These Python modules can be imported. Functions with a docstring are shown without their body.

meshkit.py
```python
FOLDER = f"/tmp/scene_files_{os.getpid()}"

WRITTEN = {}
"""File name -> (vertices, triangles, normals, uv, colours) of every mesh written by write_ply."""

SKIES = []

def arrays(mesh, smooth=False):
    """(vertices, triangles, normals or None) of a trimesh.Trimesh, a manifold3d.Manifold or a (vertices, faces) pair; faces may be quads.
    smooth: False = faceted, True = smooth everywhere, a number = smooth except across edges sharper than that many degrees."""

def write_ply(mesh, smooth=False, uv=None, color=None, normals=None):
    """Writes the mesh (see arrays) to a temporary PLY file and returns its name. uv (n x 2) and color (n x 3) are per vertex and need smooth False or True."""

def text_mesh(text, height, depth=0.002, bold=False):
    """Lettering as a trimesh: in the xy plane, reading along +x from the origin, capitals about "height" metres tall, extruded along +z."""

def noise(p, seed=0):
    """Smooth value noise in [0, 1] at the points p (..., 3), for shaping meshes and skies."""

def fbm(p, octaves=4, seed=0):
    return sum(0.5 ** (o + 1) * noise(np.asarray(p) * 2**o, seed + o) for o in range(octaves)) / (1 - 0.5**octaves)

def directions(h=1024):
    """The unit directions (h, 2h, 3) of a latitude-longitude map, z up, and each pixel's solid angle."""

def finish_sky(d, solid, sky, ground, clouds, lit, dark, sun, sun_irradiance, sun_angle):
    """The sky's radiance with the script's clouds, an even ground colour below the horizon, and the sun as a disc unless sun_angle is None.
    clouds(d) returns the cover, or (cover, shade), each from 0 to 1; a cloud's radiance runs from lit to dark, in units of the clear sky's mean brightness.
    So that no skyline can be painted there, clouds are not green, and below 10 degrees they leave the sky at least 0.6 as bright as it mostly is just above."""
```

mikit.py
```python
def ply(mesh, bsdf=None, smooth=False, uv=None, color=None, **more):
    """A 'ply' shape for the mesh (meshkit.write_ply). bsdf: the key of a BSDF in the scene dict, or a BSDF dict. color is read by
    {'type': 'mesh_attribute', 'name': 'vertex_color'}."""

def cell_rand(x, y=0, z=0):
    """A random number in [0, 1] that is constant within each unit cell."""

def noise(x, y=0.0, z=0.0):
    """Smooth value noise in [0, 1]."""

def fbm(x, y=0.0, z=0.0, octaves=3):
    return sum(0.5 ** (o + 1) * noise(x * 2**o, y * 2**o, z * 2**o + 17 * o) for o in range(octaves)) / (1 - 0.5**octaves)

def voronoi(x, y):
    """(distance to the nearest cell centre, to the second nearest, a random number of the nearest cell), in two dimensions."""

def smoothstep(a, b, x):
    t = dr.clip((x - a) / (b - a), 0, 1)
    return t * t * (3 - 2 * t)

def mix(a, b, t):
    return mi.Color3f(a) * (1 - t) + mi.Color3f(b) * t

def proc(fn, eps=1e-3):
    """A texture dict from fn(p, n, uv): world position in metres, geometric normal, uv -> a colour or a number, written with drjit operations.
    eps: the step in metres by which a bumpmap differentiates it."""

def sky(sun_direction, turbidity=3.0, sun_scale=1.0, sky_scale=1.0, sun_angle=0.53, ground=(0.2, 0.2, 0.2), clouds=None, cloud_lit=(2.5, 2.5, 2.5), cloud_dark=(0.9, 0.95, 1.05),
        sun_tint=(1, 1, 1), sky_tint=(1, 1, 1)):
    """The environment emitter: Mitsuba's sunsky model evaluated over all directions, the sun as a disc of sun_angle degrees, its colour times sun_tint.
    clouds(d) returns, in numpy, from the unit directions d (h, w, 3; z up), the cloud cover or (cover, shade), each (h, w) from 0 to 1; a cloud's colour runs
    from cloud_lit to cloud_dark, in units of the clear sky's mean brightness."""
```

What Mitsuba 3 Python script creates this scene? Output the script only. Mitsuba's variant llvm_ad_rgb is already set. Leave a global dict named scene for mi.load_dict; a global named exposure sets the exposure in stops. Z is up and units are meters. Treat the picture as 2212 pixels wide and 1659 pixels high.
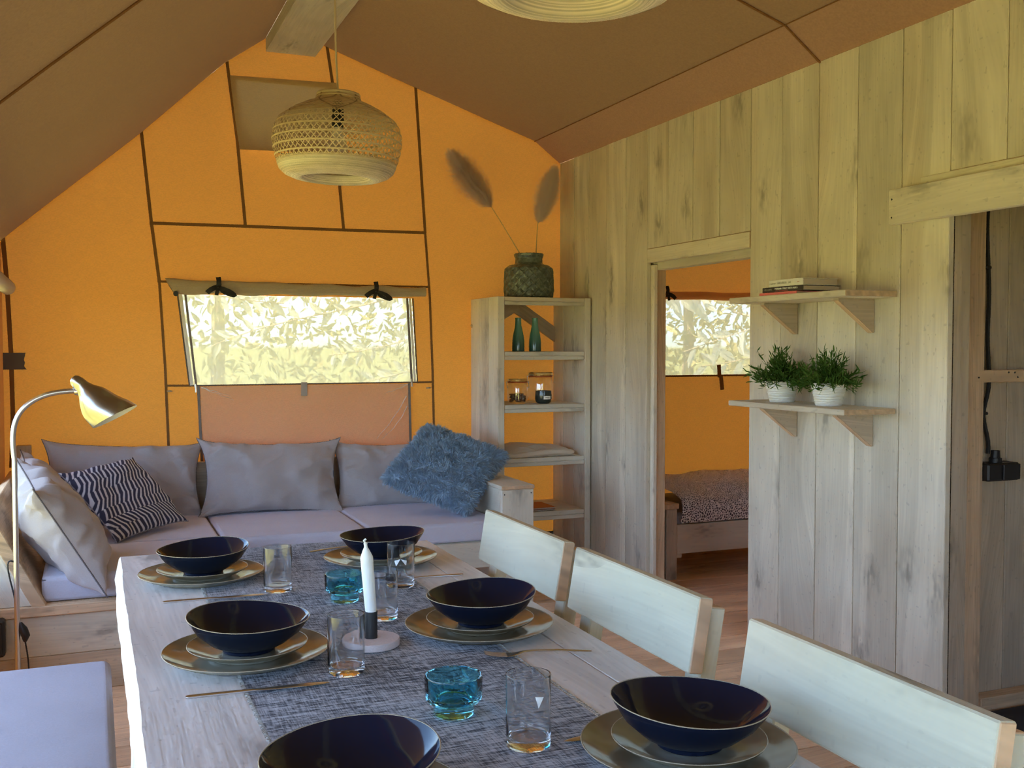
import math, random
import numpy as np, trimesh, mitsuba as mi, drjit as dr
import mikit, meshkit
from mikit import ply, proc, noise, fbm, voronoi, cell_rand, smoothstep, mix
from shapely.geometry import Polygon, box as sbox
T = mi.ScalarTransform4f
rng = np.random.default_rng(7)
scene, labels = {'type': 'scene'}, {}

# ------------------------------------------------------------------ camera, sky, sun, exposure
FPX, YAW, PITCH = 2220.0, math.radians(22.2), math.radians(2.05)
EYE = np.array([0, 0, 1.34])
FW = np.array([math.sin(YAW)*math.cos(PITCH), math.cos(YAW)*math.cos(PITCH), -math.sin(PITCH)])
RT = np.array([math.cos(YAW), -math.sin(YAW), 0]); UP = np.cross(RT, FW)
scene['camera'] = {'type': 'perspective', 'fov': 2*math.degrees(math.atan(1106/FPX)), 'fov_axis': 'x', 'near_clip': 0.05, 'far_clip': 200.0,
                   'to_world': T().look_at(origin=EYE.tolist(), target=(EYE+FW).tolist(), up=[0, 0, 1])}
scene['sky'] = mikit.sky((-0.40, -0.10, 0.91), turbidity=3.5, sun_scale=1.0, sky_scale=1.0, ground=(0.2, 0.22, 0.1), sky_tint=(.97, 1.0, 1.10))
exposure = 4.68

def ray(px, py): return FW + RT*(px-1106)/FPX + UP*(829.5-py)/FPX
def PX(px, py, X): d = ray(px, py); return EYE + d*X/d[0]      # the point of the plane x = X (y = Y, z = Z) that a pixel of the photograph shows
def PY(px, py, Y): d = ray(px, py); return EYE + d*Y/d[1]
def PZ(px, py, z): d = ray(px, py); return EYE + d*(z-EYE[2])/d[2]

# ------------------------------------------------------------------ materials
def rgb(*c): return {'type': 'rgb', 'value': list(c)}
def two(b): return {'type': 'twosided', 'bsdf': b}
def mat(key, **b): scene[key] = b; return key
def diffuse(key, c): return mat(key, **two({'type': 'diffuse', 'reflectance': c if isinstance(c, dict) else rgb(*c)}))
def princ(key, c, rough=.5, **k): return mat(key, **two({'type': 'principled', 'base_color': c if isinstance(c, dict) else rgb(*c), 'roughness': rough, **k}))

def wood_fn(base, raw, dark=.42, knot=.75, streak=.09, blotch=.22, wash=.5, pins=.5):
    pale = tuple(min(1, c*1.22 + .03) for c in base)
    def fn(p, n, uv):
        u, v = uv.x, uv.y
        end = v > 250
        k = dr.floor(u/20)
        tone = .92 + .16*cell_rand(k, 3)
        w = noise(u*1.3, v*6, 2)
        fine = fbm(u*7, v*190 + w*30, 1, octaves=2)
        bl = fbm(u*3.1, v*9 + w, 9, octaves=3)
        d, _, r = voronoi(u*2.1 + .3*noise(u*5, v*16), v*4.6)
        a = d + .10*(noise(u*26, v*70, 4) - .5) + .06*(noise(u*70, v*160, 6) - .5)
        has = r > .5
        kn = smoothstep(.105, .02, a)*dr.select(has, .3 + .6*cell_rand(r*999), 0)
        halo = smoothstep(.34, .06, a)*dr.select(has, 1, 0)*noise(u*30, v*90, 8)
        pin = smoothstep(.88, .95, noise(u*60, v*110, 12))*.5
        pal = smoothstep(.60, .75, noise(u*.8, v*15 + w*3, 5))
        f = tone*(1 - streak*(fine - .5)*1.6)*(1 - blotch*(bl - .45)*1.5)
        c = mix(base, pale, pal*wash)
        c = mix(c, raw, .22*smoothstep(.58, .85, noise(u*1.7, v*6, 21)))*f
        c = c*(1 - .34*halo)
        c = mix(c, mi.Color3f(*base)*dark, dr.minimum(kn*knot + pin*pins, 1))
        e = mi.Color3f(*raw)*(.75 + .5*fbm(u*60, v*60, 3, octaves=2))
        return dr.select(end, e, c)
    return fn
def wood(key, base, raw, rough=.75, bump=0, **k):
    b = {'type': 'principled', 'base_color': proc(wood_fn(base, raw, **k)), 'roughness': rough, 'specular': .25}
    if bump: b = {'type': 'bumpmap', 'scale': bump, 'tex': proc(lambda p, n, uv: .55*fbm(uv.x*40 + 3*noise(uv.x*7, uv.y*11), uv.y*80 + 5*noise(uv.x*8, uv.y*8, 3), 2, octaves=3) + .45*noise(uv.x*16, uv.y*330, 5)*noise(uv.x*3, uv.y*12, 7)), 'b': b}
    return mat(key, **two(b))
wood('wood_wall', (.62, .565, .45), (.52, .38, .24))
wood('wood_hall', (.50, .41, .30), (.52, .36, .2), streak=.16)
wood('wood_pale', (.62, .585, .485), (.60, .42, .27), streak=.07, blotch=.16, dark=.5, wash=.3)
wood('wood_chair', (.52, .51, .405), (.60, .42, .27), streak=.06, blotch=.24, dark=.5, knot=.8, wash=.35, pins=.2)
wood('wood_table', (.68, .65, .62), (.55, .44, .33), streak=.14, blotch=.26, rough=.5, bump=.0011)
wood('wood_floor', (.80, .58, .40), (.5, .33, .2), streak=.16, blotch=.3, rough=.5)
wood('wood_raw', (.60, .42, .26), (.6, .42, .26), streak=.2)
wood('wood_beam', (.50, .47, .42), (.5, .4, .3), streak=.1)

def canvas_fn(c, s=.12):
    def fn(p, n, uv):
        return mi.Color3f(*c)*(1 - s*.5 + s*(.6*fbm(p.x*1.3, p.y*1.3, p.z*1.3, octaves=3) + .8*(noise(p.x*170, p.y*170, p.z*170) - .5) + .2))
    return fn
def thin(key, c, dt, rough=.9, s=.12): return mat(key, type='principledthin', base_color=proc(canvas_fn(c, s)), roughness=rough, diff_trans=dt, eta=1.2)
thin('canvas_orange', (.80, .335, .065), .30, s=.15)
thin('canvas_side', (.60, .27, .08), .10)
thin('canvas_flap', (.88, .57, .32), .52)
thin('canvas_vent', (.50, .34, .17), .17)
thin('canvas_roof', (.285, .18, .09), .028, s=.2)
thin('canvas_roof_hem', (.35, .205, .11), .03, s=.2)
princ('canvas_blind', proc(canvas_fn((.44, .345, .225), .15)), .8)
princ('webbing_brown', (.22, .10, .03), .9)
princ('webbing_grey', (.13, .105, .085), .8)
princ('zip_tape', (.20, .17, .15), .6)
princ('edge_white', (.80, .78, .70), .6)
princ('ribbon_black', (.012, .011, .010), .6)
princ('velcro_beige', (.42, .36, .30), .8)
scene['window_film'] = {'type': 'blendbsdf', 'weight': .82, 'a': {'type': 'thindielectric', 'int_ior': 1.3},
                        'b': {'type': 'principledthin', 'base_color': rgb(.90, .86, .64), 'roughness': .6, 'diff_trans': .45, 'eta': 1.2}}
def fabric_fn(c, s=.1):
    def fn(p, n, uv):
        return mi.Color3f(*c)*(1 - s + 2*s*(.5*noise(p.x*420, p.y*420, p.z*420) + .5*fbm(p.x*9, p.y*9, p.z*9, octaves=2)))
    return fn
princ('fabric_seat', proc(fabric_fn((.53, .525, .615))), .85, specular=.2, sheen=.3)
princ('fabric_seat_dim', proc(fabric_fn((.38, .365, .42))), .85, specular=.2, sheen=.3)  # same cloth as the sofa seats; weaker daylight put into its colour
princ('fabric_pillow', proc(fabric_fn((.43, .39, .385))), .85, specular=.2, sheen=.3)
princ('fabric_seam', (.13, .12, .13), .9)
princ('fur_blue', (.27, .38, .49), .7, sheen=.5)
princ('blanket_cream', proc(fabric_fn((.62, .54, .42))), .9)
def stripe_fn(p, n, uv):
    u, v = uv.x + .012*(noise(uv.x*5, uv.y*5) - .5), uv.y
    r = v*8.0; k = dr.floor(r); f = r - k
    s = dr.select(cell_rand(k, 7) > .45, 1, -1)*dr.select((k - 2*dr.floor(k/2)) > .5, 1, .35)
    ph = u*18 + s*(f - .5)*1.6 + cell_rand(k)*0 + .35*noise(u*12, k*3)
    q = ph - dr.floor(ph)
    w = smoothstep(.52, .60, q)*smoothstep(1.0, .93, q)
    return mix((.035, .038, .075), (.60, .58, .62), w)
princ('fabric_stripe', proc(stripe_fn), .85, sheen=.2)
def duvet_fn(p, n, uv):
    x, y = p.x*1.0, p.y + p.z
    d, d2, r = voronoi(x*78 + 2*noise(x*6, y*6), y*78 + 2*noise(x*6 + 9, y*6))
    return mix((.80, .75, .75), (.06, .055, .07), smoothstep(.22, .36, d2 - d))
princ('duvet_print', proc(duvet_fn), .9)
def runner_fn(p, n, uv):
    a = noise(p.x*26, p.y*620, 1); b = noise(p.x*90, p.y*320, 2); c = noise(p.x*620, p.y*50, 3); d = fbm(p.x*3, p.y*8, 4, octaves=2)
    t = .42*a + .3*b + .28*c + .25*(d - .5)
    return mix((.07, .075, .09), (.46, .48, .52), smoothstep(.18, .82, t))
princ('linen_runner', proc(runner_fn), .95, specular=.1)
princ('ceramic_navy', (.004, .008, .022), .07, specular=.4)
princ('ceramic_rim', (.33, .28, .20), .2, clearcoat=.6)
def plate_fn(p, n, uv):
    t = fbm(p.x*16, p.y*16, 3, octaves=3)
    return mix((.15, .12, .07), (.22, .205, .15), smoothstep(.3, .7, t))
princ('ceramic_taupe', proc(plate_fn), .1, specular=.7, clearcoat=1.0, clearcoat_gloss=.95)
princ('steel', (.72, .72, .73), .27, metallic=1.0)
princ('steel_brushed', (.44, .42, .38), .24, metallic=1.0, anisotropic=.5)
princ('black_plastic', (.012, .012, .013), .45)
princ('black_metal', (.02, .02, .022), .45)
princ('shade_white', (.8, .79, .75), .6)
princ('wax_white', (.82, .85, .84), .45, specular=.4)
princ('stone_pink', proc(fabric_fn((.62, .54, .54), .12)), .8)
scene['glass'] = {'type': 'dielectric', 'int_ior': 1.5}
scene['glass_blue'] = {'type': 'dielectric', 'int_ior': 1.5, 'specular_transmittance': rgb(.50, .85, .93)}
scene['glass_thin'] = {'type': 'thindielectric', 'int_ior': 1.5}
scene['glass_smoke'] = {'type': 'dielectric', 'int_ior': 1.5, 'specular_transmittance': rgb(.75, .78, .75)}
princ('print_white', (.85, .86, .86), .6)
def bottle_fn(p, n, uv):
    t = smoothstep(1.32, 1.47, p.z)  # light glowing through the bottle necks, put into the colour
    return mix((.018, .085, .08), (.10, .28, .20), t)
princ('bottle_green', proc(bottle_fn), .12, specular=.6, clearcoat=1.0)
def vase_fn(p, n, uv):
    return mix((.055, .078, .064), (.12, .155, .13), smoothstep(.35, .75, fbm(p.x*60, p.y*60, p.z*60, octaves=3)))
princ('ceramic_vase', proc(vase_fn), .22, specular=.6, clearcoat=.8)
princ('ceramic_white', (.78, .78, .74), .3, clearcoat=.4)
mat('leaf_green', type='principledthin', base_color=proc(lambda p, n, uv: mix((.02, .065, .012), (.11, .20, .04), noise(p.x*35, p.y*35, p.z*35))), roughness=.5, diff_trans=.5, eta=1.4)
mat('leaf_pale', type='principledthin', base_color=rgb(.74, .80, .72), roughness=.5, diff_trans=.9, eta=1.3)
mat('leaf_sunny', type='principledthin', base_color=rgb(.56, .52, .27), roughness=.6, diff_trans=.9, eta=1.3)
princ('soil', (.03, .022, .015), 1.0)
mat('pampas_plume', type='principledthin', base_color=rgb(.76, .65, .58), roughness=.9, diff_trans=.8, eta=1.2)
princ('pampas_stem', (.52, .36, .16), .7)
def bamboo_fn(p, n, uv):
    return mi.Color3f(.53, .43, .285)*(.72 + .5*noise(uv.x*3, uv.y*900) + .12*(noise(p.x*40, p.y*40, p.z*40) - .5))
princ('bamboo_coil', proc(bamboo_fn), .35, clearcoat=.25)
princ('bamboo_strip', (.56, .42, .24), .5)
princ('bamboo_dark', (.22, .14, .07), .6)
princ('cord_beige', (.52, .40, .26), .8)
princ('bulb_glass', (.9, .88, .82), .1, clearcoat=1.0)
princ('paper_page', (.52, .45, .38), .9)
princ('book_white', (.72, .72, .68), .5)
princ('book_black', (.02, .02, .022), .4)
princ('book_pink', (.80, .20, .22), .5)
princ('book_orange', (.45, .10, .03), .5)
princ('print_grey', (.35, .35, .33), .6)
princ('potpourri', proc(lambda p, n, uv: mix((.05, .02, .01), (.30, .17, .09), noise(p.x*90, p.y*90, p.z*90))), .8)
princ('jar_candle', (.02, .03, .027), .12, clearcoat=1.0)
princ('rubber_mat', (.022, .024, .034), .7)
princ('mat_edge', (.30, .30, .38), .6)
diffuse('grass', proc(lambda p, n, uv: mix((.12, .14, .04), (.27, .27, .10), fbm(p.x*2, p.y*2, 1, octaves=4))))
princ('pole_grey', (.42, .38, .33), .5)
diffuse('subfloor', (.02, .015, .01))

# ------------------------------------------------------------------ helpers: keys, labels, meshes
def numbered(k):
    if k not in labels and k not in scene and k not in used: used.add(k); return k
    i = 1
    while f'{k}_{i:03d}' in used or f'{k}_{i:03d}' in scene: i += 1
    used.add(f'{k}_{i:03d}'); return f'{k}_{i:03d}'
used = set()
def thing(k, label=None, cat=None, group=None, kind=None):
    k = numbered(k); d = {}
    if label: d['label'] = label
    if cat: d['category'] = cat
    if group: d['group'] = group
    if kind: d['kind'] = kind
    if d: labels[k] = d
    return k
def put(parent, k, shape, label=None, kind=None, to=None):
    key = numbered(f'{parent}__{k}' if parent else k)
    scene[key] = {**shape, 'to_world': T(to)} if to is not None else dict(shape)
    d = {}
    if label: d['label'] = label
    if kind: d['kind'] = kind
    if d: labels[key] = d
    return key
def part(parent, k, mesh, m, smooth=False, uv=None, label=None, kind=None, to=None):
    return put(parent, k, ply(mesh, m, smooth, uv), label, kind, to)

def M(R=None, t=(0, 0, 0)):
    m = np.eye(4); m[:3, 3] = t
    if R is not None: m[:3, :3] = R
    return m
def rot(axis, deg):
    a = np.array(axis, float); a /= np.linalg.norm(a); t = math.radians(deg)
    K = np.array([[0, -a[2], a[1]], [a[2], 0, -a[0]], [-a[1], a[0], 0]])
    return np.eye(3) + math.sin(t)*K + (1-math.cos(t))*K@K
def frame(xd, yd):
    x = np.array(xd, float); x /= np.linalg.norm(x); y = np.array(yd, float); y -= x*(x@y); y /= np.linalg.norm(y)
    return np.stack([x, y, np.cross(x, y)], 1)
def tf(v, m): return v@m[:3, :3].T + m[:3, 3]
def cat(ms):
    vs, fs, at = [], [], 0
    for v, f in ms:
        v = np.asarray(v, float); f = np.asarray(f, int)
        if f.shape[1] == 4: f = np.vstack([f[:, [0, 1, 2]], f[:, [0, 2, 3]]])
        vs.append(v); fs.append(f+at); at += len(v)
    return np.vstack(vs), np.vstack(fs)

# chamfered box: 24 corners (one per face), 6 faces, 12 edge strips, 8 corner triangles
_cf = []
def _ci(c, a): return ((c[0]*2+c[1])*2+c[2])*3+a
def _mk():
    P = np.array([[c >> 2 & 1, c >> 1 & 1, c & 1] for c in range(8) for _ in range(3)], float)
    for i in range(24):
        a = i % 3
        for b in range(3):
            if b != a: P[i, b] = .1 if P[i, b] == 0 else .9
    F = []
    for a in range(3):
        b, c = [x for x in range(3) if x != a]
        for s in (0, 1):
            q = []
            for (i, j) in ((0, 0), (1, 0), (1, 1), (0, 1)):
                e = [0, 0, 0]; e[a], e[b], e[c] = s, i, j; q.append(_ci(e, a))
            F += [(q[0], q[1], q[2]), (q[0], q[2], q[3])]
    for a in range(3):
        for b in range(a+1, 3):
            c = 3-a-b
            for s in (0, 1):
                for t in (0, 1):
                    e0, e1 = [0]*3, [0]*3
                    e0[a], e0[b], e0[c] = s, t, 0; e1[a], e1[b], e1[c] = s, t, 1
                    q = [_ci(e0, a), _ci(e1, a), _ci(e1, b), _ci(e0, b)]
                    F += [(q[0], q[1], q[2]), (q[0], q[2], q[3])]
    for c in range(8):
        e = [c >> 2 & 1, c >> 1 & 1, c & 1]; F.append((_ci(e, 0), _ci(e, 1), _ci(e, 2)))
    F = np.array(F)
    n = np.cross(P[F[:, 1]]-P[F[:, 0]], P[F[:, 2]]-P[F[:, 0]]); m = P[F].mean(1)-.5
    flip = (n*m).sum(1) < 0
    F[flip] = F[flip][:, [0, 2, 1]]
    return F
_CF = _mk()
def cbox(lo, hi, c=.003):
    lo, hi = np.minimum(lo, hi).astype(float), np.maximum(lo, hi).astype(float)
    c = min(c, (hi-lo).min()*.3)
    P = np.zeros((24, 3))
    for i in range(24):
        k = i//3; a = i % 3; e = [k >> 2 & 1, k >> 1 & 1, k & 1]
        for b in range(3):
            P[i, b] = (hi if e[b] else lo)[b] + (0 if b == a else (-c if e[b] else c))
    return P, _CF
plank_id = [0]
def wood_box(parent, k, lo, hi, m, axis=None, c=.003, to=None, label=None, kind=None, jig=0, ends=True):
    """one chamfered board; uv = (metres along the grain + its own offset, metres across); end grain is marked by v + 500"""
    v, f = cbox(lo, hi, c)
    s = np.abs(np.array(hi, float)-lo); L = int(np.argmax(s)) if axis is None else axis
    o = [x for x in range(3) if x != L]
    plank_id[0] += 1; off = 20*plank_id[0] + 3
    q = v - np.minimum(lo, hi)
    uv = np.stack([off + q[:, L], q[:, o[0]]+q[:, o[1]] + rng.uniform(0, 5)], 1)
    if ends:
        e = np.arange(24) % 3 == L
        uv[e, 1] = 500 + q[e][:, o[0]]*.3 + q[e][:, o[1]]; uv[e, 0] = off + q[e][:, o[0]]
    if jig: v = v + 0
    if to is not None: v = tf(v, to)
    return part(parent, k, (v, f), m, False, uv, label, kind)
def tube(pts, r, sides=10, caps=True):
    p = np.asarray(pts, float); n = len(p); r = np.broadcast_to(r, (n,))
    t = np.gradient(p, axis=0); t /= np.linalg.norm(t, axis=1, keepdims=True)+1e-12
    a = np.cross(t[0], [0, 0, 1.] if abs(t[0][2]) < .9 else [1., 0, 0]); a /= np.linalg.norm(a)
    V = []; ang = np.arange(sides)*2*np.pi/sides
    for i in range(n):
        a = a - t[i]*(a@t[i]); a /= np.linalg.norm(a); b = np.cross(t[i], a)
        V.append(p[i] + r[i]*(np.cos(ang)[:, None]*a + np.sin(ang)[:, None]*b))
    V = np.vstack(V); F = []
    for i in range(n-1):
        for j in range(sides):
            k = (j+1) % sides; A, B, C, D = i*sides+j, i*sides+k, (i+1)*sides+k, (i+1)*sides+j
            F += [(A, B, C), (A, C, D)]
    if caps:
        V = np.vstack([V, p[0], p[-1]]); c0, c1 = len(V)-2, len(V)-1
        for j in range(sides):
            k = (j+1) % sides
            F += [(c0, k, j), (c1, (n-1)*sides+j, (n-1)*sides+k)]
    return V, np.array(F)
def lathe(prof, n=64, wob=None):
    """profile of (r, z), from the axis or open, turned about z; outward when the profile runs up the outside"""
    P = np.asarray(prof, float); ang = np.arange(n)*2*np.pi/n; V = []
    for r, z in P:
        V.append(np.stack([r*np.cos(ang), r*np.sin(ang), np.full(n, z)], 1))
    V = np.vstack(V); F = []
    for i in range(len(P)-1):
        j = np.arange(n); k = (j+1) % n
        F.append(np.stack([i*n+j, i*n+k, (i+1)*n+k], 1)); F.append(np.stack([i*n+j, (i+1)*n+k, (i+1)*n+j], 1))
    F = np.vstack(F)
    A = np.linalg.norm(np.cross(V[F[:, 1]]-V[F[:, 0]], V[F[:, 2]]-V[F[:, 0]]), axis=1)
    F = F[A > 1e-12]
    m = trimesh.Trimesh(V, F, process=False); m.merge_vertices(merge_tex=True, merge_norm=True)
    m.update_faces(m.nondegenerate_faces())
    return np.array(m.vertices), np.array(m.faces)
def spline(pts, n=24):
    from scipy.interpolate import CubicSpline
    p = np.asarray(pts, float); d = np.r_[0, np.cumsum(np.linalg.norm(np.diff(p, axis=0), axis=1))]
    return CubicSpline(d, p)(np.linspace(0, d[-1], n))
def sheet(poly, to3):
    """a single sheet: shapely polygon in 2-D -> triangles in 3-D"""
    v, f = trimesh.creation.triangulate_polygon(poly, engine='earcut')
    return np.array([to3(a, b) for a, b in v]), np.array(f)
def grid_sheet(fn, nu, nv):
    u, v = np.meshgrid(np.linspace(0, 1, nu), np.linspace(0, 1, nv), indexing='ij')
    P = np.array([fn(a, b) for a, b in zip(u.ravel(), v.ravel())])
    i, j = np.meshgrid(np.arange(nu-1), np.arange(nv-1), indexing='ij'); a = (i*nv+j).ravel()
    return P, np.stack([a, a+nv, a+nv+1, a+1], 1)
def strip(p0, p1, w, nrm, t=.003):
    """a flat strap of width w from p0 to p1, standing t proud of a surface with normal nrm"""
    p0, p1, n = np.array(p0, float), np.array(p1, float), np.array(nrm, float)
    d = p1-p0; L = np.linalg.norm(d); R = np.stack([d/L, np.cross(n, d/L), n], 1)
    v, f = cbox((0, -w/2, 0), (L, w/2, t), t*.3)
    return tf(v, M(R, p0)), f
def pillow(w, h, t, seed=0, pinch=.07, n=44, wr=.012, ear=.0, power=.42, sag=0):
    u, v = np.meshgrid(np.linspace(-1, 1, n), np.linspace(-1, 1, n), indexing='ij')
    u, v = np.sin(u*np.pi/2)*.5+u*.5, np.sin(v*np.pi/2)*.5+v*.5
    x = w/2*u*(1-pinch*(1-v**2)*np.abs(u)) ; y = h/2*v*(1-pinch*(1-u**2)*np.abs(v))
    base = t/2*np.clip((1-u**2)*(1-v**2), 0, 1)**power
    cr = (u*u*v*v)**5; x, y = x*(1+ear*cr*1.2*h/w), y*(1+ear*cr*1.6)
    out = []
    for s in (1, -1):
        q = np.stack([x*5+seed, y*5, np.full_like(x, s*3.)], -1)
        nz = meshkit.fbm(q*1.3, 4, seed) - .5
        ang = np.arctan2(v, u); edge = np.clip(np.maximum(np.abs(u), np.abs(v)), 0, 1)
        rad = meshkit.noise(np.stack([x*14+nz*3, y*14, np.full_like(x, seed+s)], -1), seed+5) - .5
        ridg = np.abs(meshkit.fbm(q*.9+7, 3, seed+2)-.5)
        fold = (1-np.abs(2*meshkit.noise(np.stack([x*7+y*4+nz*2.5, y*6-x*3, np.full_like(x, seed*1.7+s)], -1), seed+9)-1))**4
        et = meshkit.noise(np.stack([np.where(np.abs(u) > np.abs(v), y, x)*26, np.abs(u)*2, np.full_like(x, seed+s*2.)], -1), seed+3)-.5
        d = (nz*1.5 + rad*.8*edge**2 - ridg*1.2*edge + .42*fold*(.3+.7*edge) - .2 + 1.1*et*edge**6)*wr*np.clip(base/(t/2)*1.9, 0, 1)**.7
        z = s*(base + d + .003)
        zz = z - sag*(1-v)**2*0
        out.append(np.stack([x, y, zz], -1).reshape(-1, 3))
    i, j = np.meshgrid(np.arange(n-1), np.arange(n-1), indexing='ij'); a = (i*n+j).ravel(); Q = np.stack([a, a+n, a+n+1, a+1], 1)
    V = np.vstack(out); Fc = np.vstack([Q, Q[:, ::-1]+n*n])
    ring = np.r_[np.arange(n)*n, (n-1)*n+np.arange(1, n), (np.arange(n-1)[::-1])*n+n-1, np.arange(1, n-1)[::-1]]
    r2 = np.roll(ring, -1); Fc = np.vstack([Fc, np.stack([r2, ring, ring+n*n, r2+n*n], 1)])
    UV = np.stack([np.r_[(u*.5+.5).ravel(), (u*.5+.5).ravel()], np.r_[(v*.5+.5).ravel(), (v*.5+.5).ravel()]], 1)
    return V, Fc, UV, V[ring]*.5+V[ring+n*n]*.5
def rounded_slab(lo, hi, r, n=6, puff=0, seed=0):
    """upholstery foam: box with rounded edges, a little puffed on top"""
    lo, hi = np.array(lo, float), np.array(hi, float); s = hi-lo
    m = trimesh.creation.box(extents=[1, 1, 1])
    import manifold3d as m3
    sp = [m3.Manifold.sphere(r, 20).translate([lo[0]+r if a == 0 else hi[0]-r, lo[1]+r if b == 0 else hi[1]-r, lo[2]+r if c == 0 else hi[2]-r]) for a in (0, 1) for b in (0, 1) for c in (0, 1)]
    b = m3.Manifold.batch_hull(sp).refine_to_length(.05)
    q = b.to_mesh(); v = np.array(q.vert_properties[:, :3], float); f = np.array(q.tri_verts)
    if puff:
        c = (lo+hi)/2; e = np.clip(1-((v-c)/(s/2))**2, 0, 1)
        v[:, 2] += np.where(v[:, 2] > c[2], 1, 0)*puff*np.sqrt(e[:, 0]*e[:, 1]) + .002*(meshkit.fbm(v*7, 3, seed)-.5)
    return v, f

def turn(mesh, d, p):
    """a mesh made along +z, pointed along d from p"""
    d = np.array(d, float)/np.linalg.norm(d); a = np.cross(d, [0, 0, 1.] if abs(d[2]) < .9 else [1., 0, 0]); a /= np.linalg.norm(a)
    return tf(mesh[0], M(np.stack([a, np.cross(d, a), d], 1), p)), mesh[1]
SCREW = lathe([(0, 0), (.0036, 0), (.003, .0012), (0, .0015)], 10)
def screw(parent, p, d): part(parent, 'screw', turn(SCREW, d, p), 'black_metal')

# ================================================================== THE SETTING
G, W = 5.94, 2.75                     # gable canvas at y = G, timber partition at x = W
XL, XR, YF = -.43, 4.75, -1.1
ROOF_L = [(-.46, 1.866), (-.1, 2.19), (.26, 2.505), (.70, 2.915), (1.03, 3.15)]
ROOF_R = [(1.03, 3.15), (1.80, 2.885), (2.577, 2.628), (2.75, 2.50), (XR, 2.05)]

fl = thing('floor', 'orange-brown plank floor running under the table and sofa', kind='structure')
part(fl, 'subfloor', cbox((XL, YF, -.06), (XR, G, -.03)), 'subfloor')
y = YF
while y < G - .02:
    y1 = min(y+.1705, G)
    wood_box(fl, 'plank', (XL, y, -.03), (XR, y1, 0), 'wood_floor', axis=0, c=.002)
    y += .176

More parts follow.
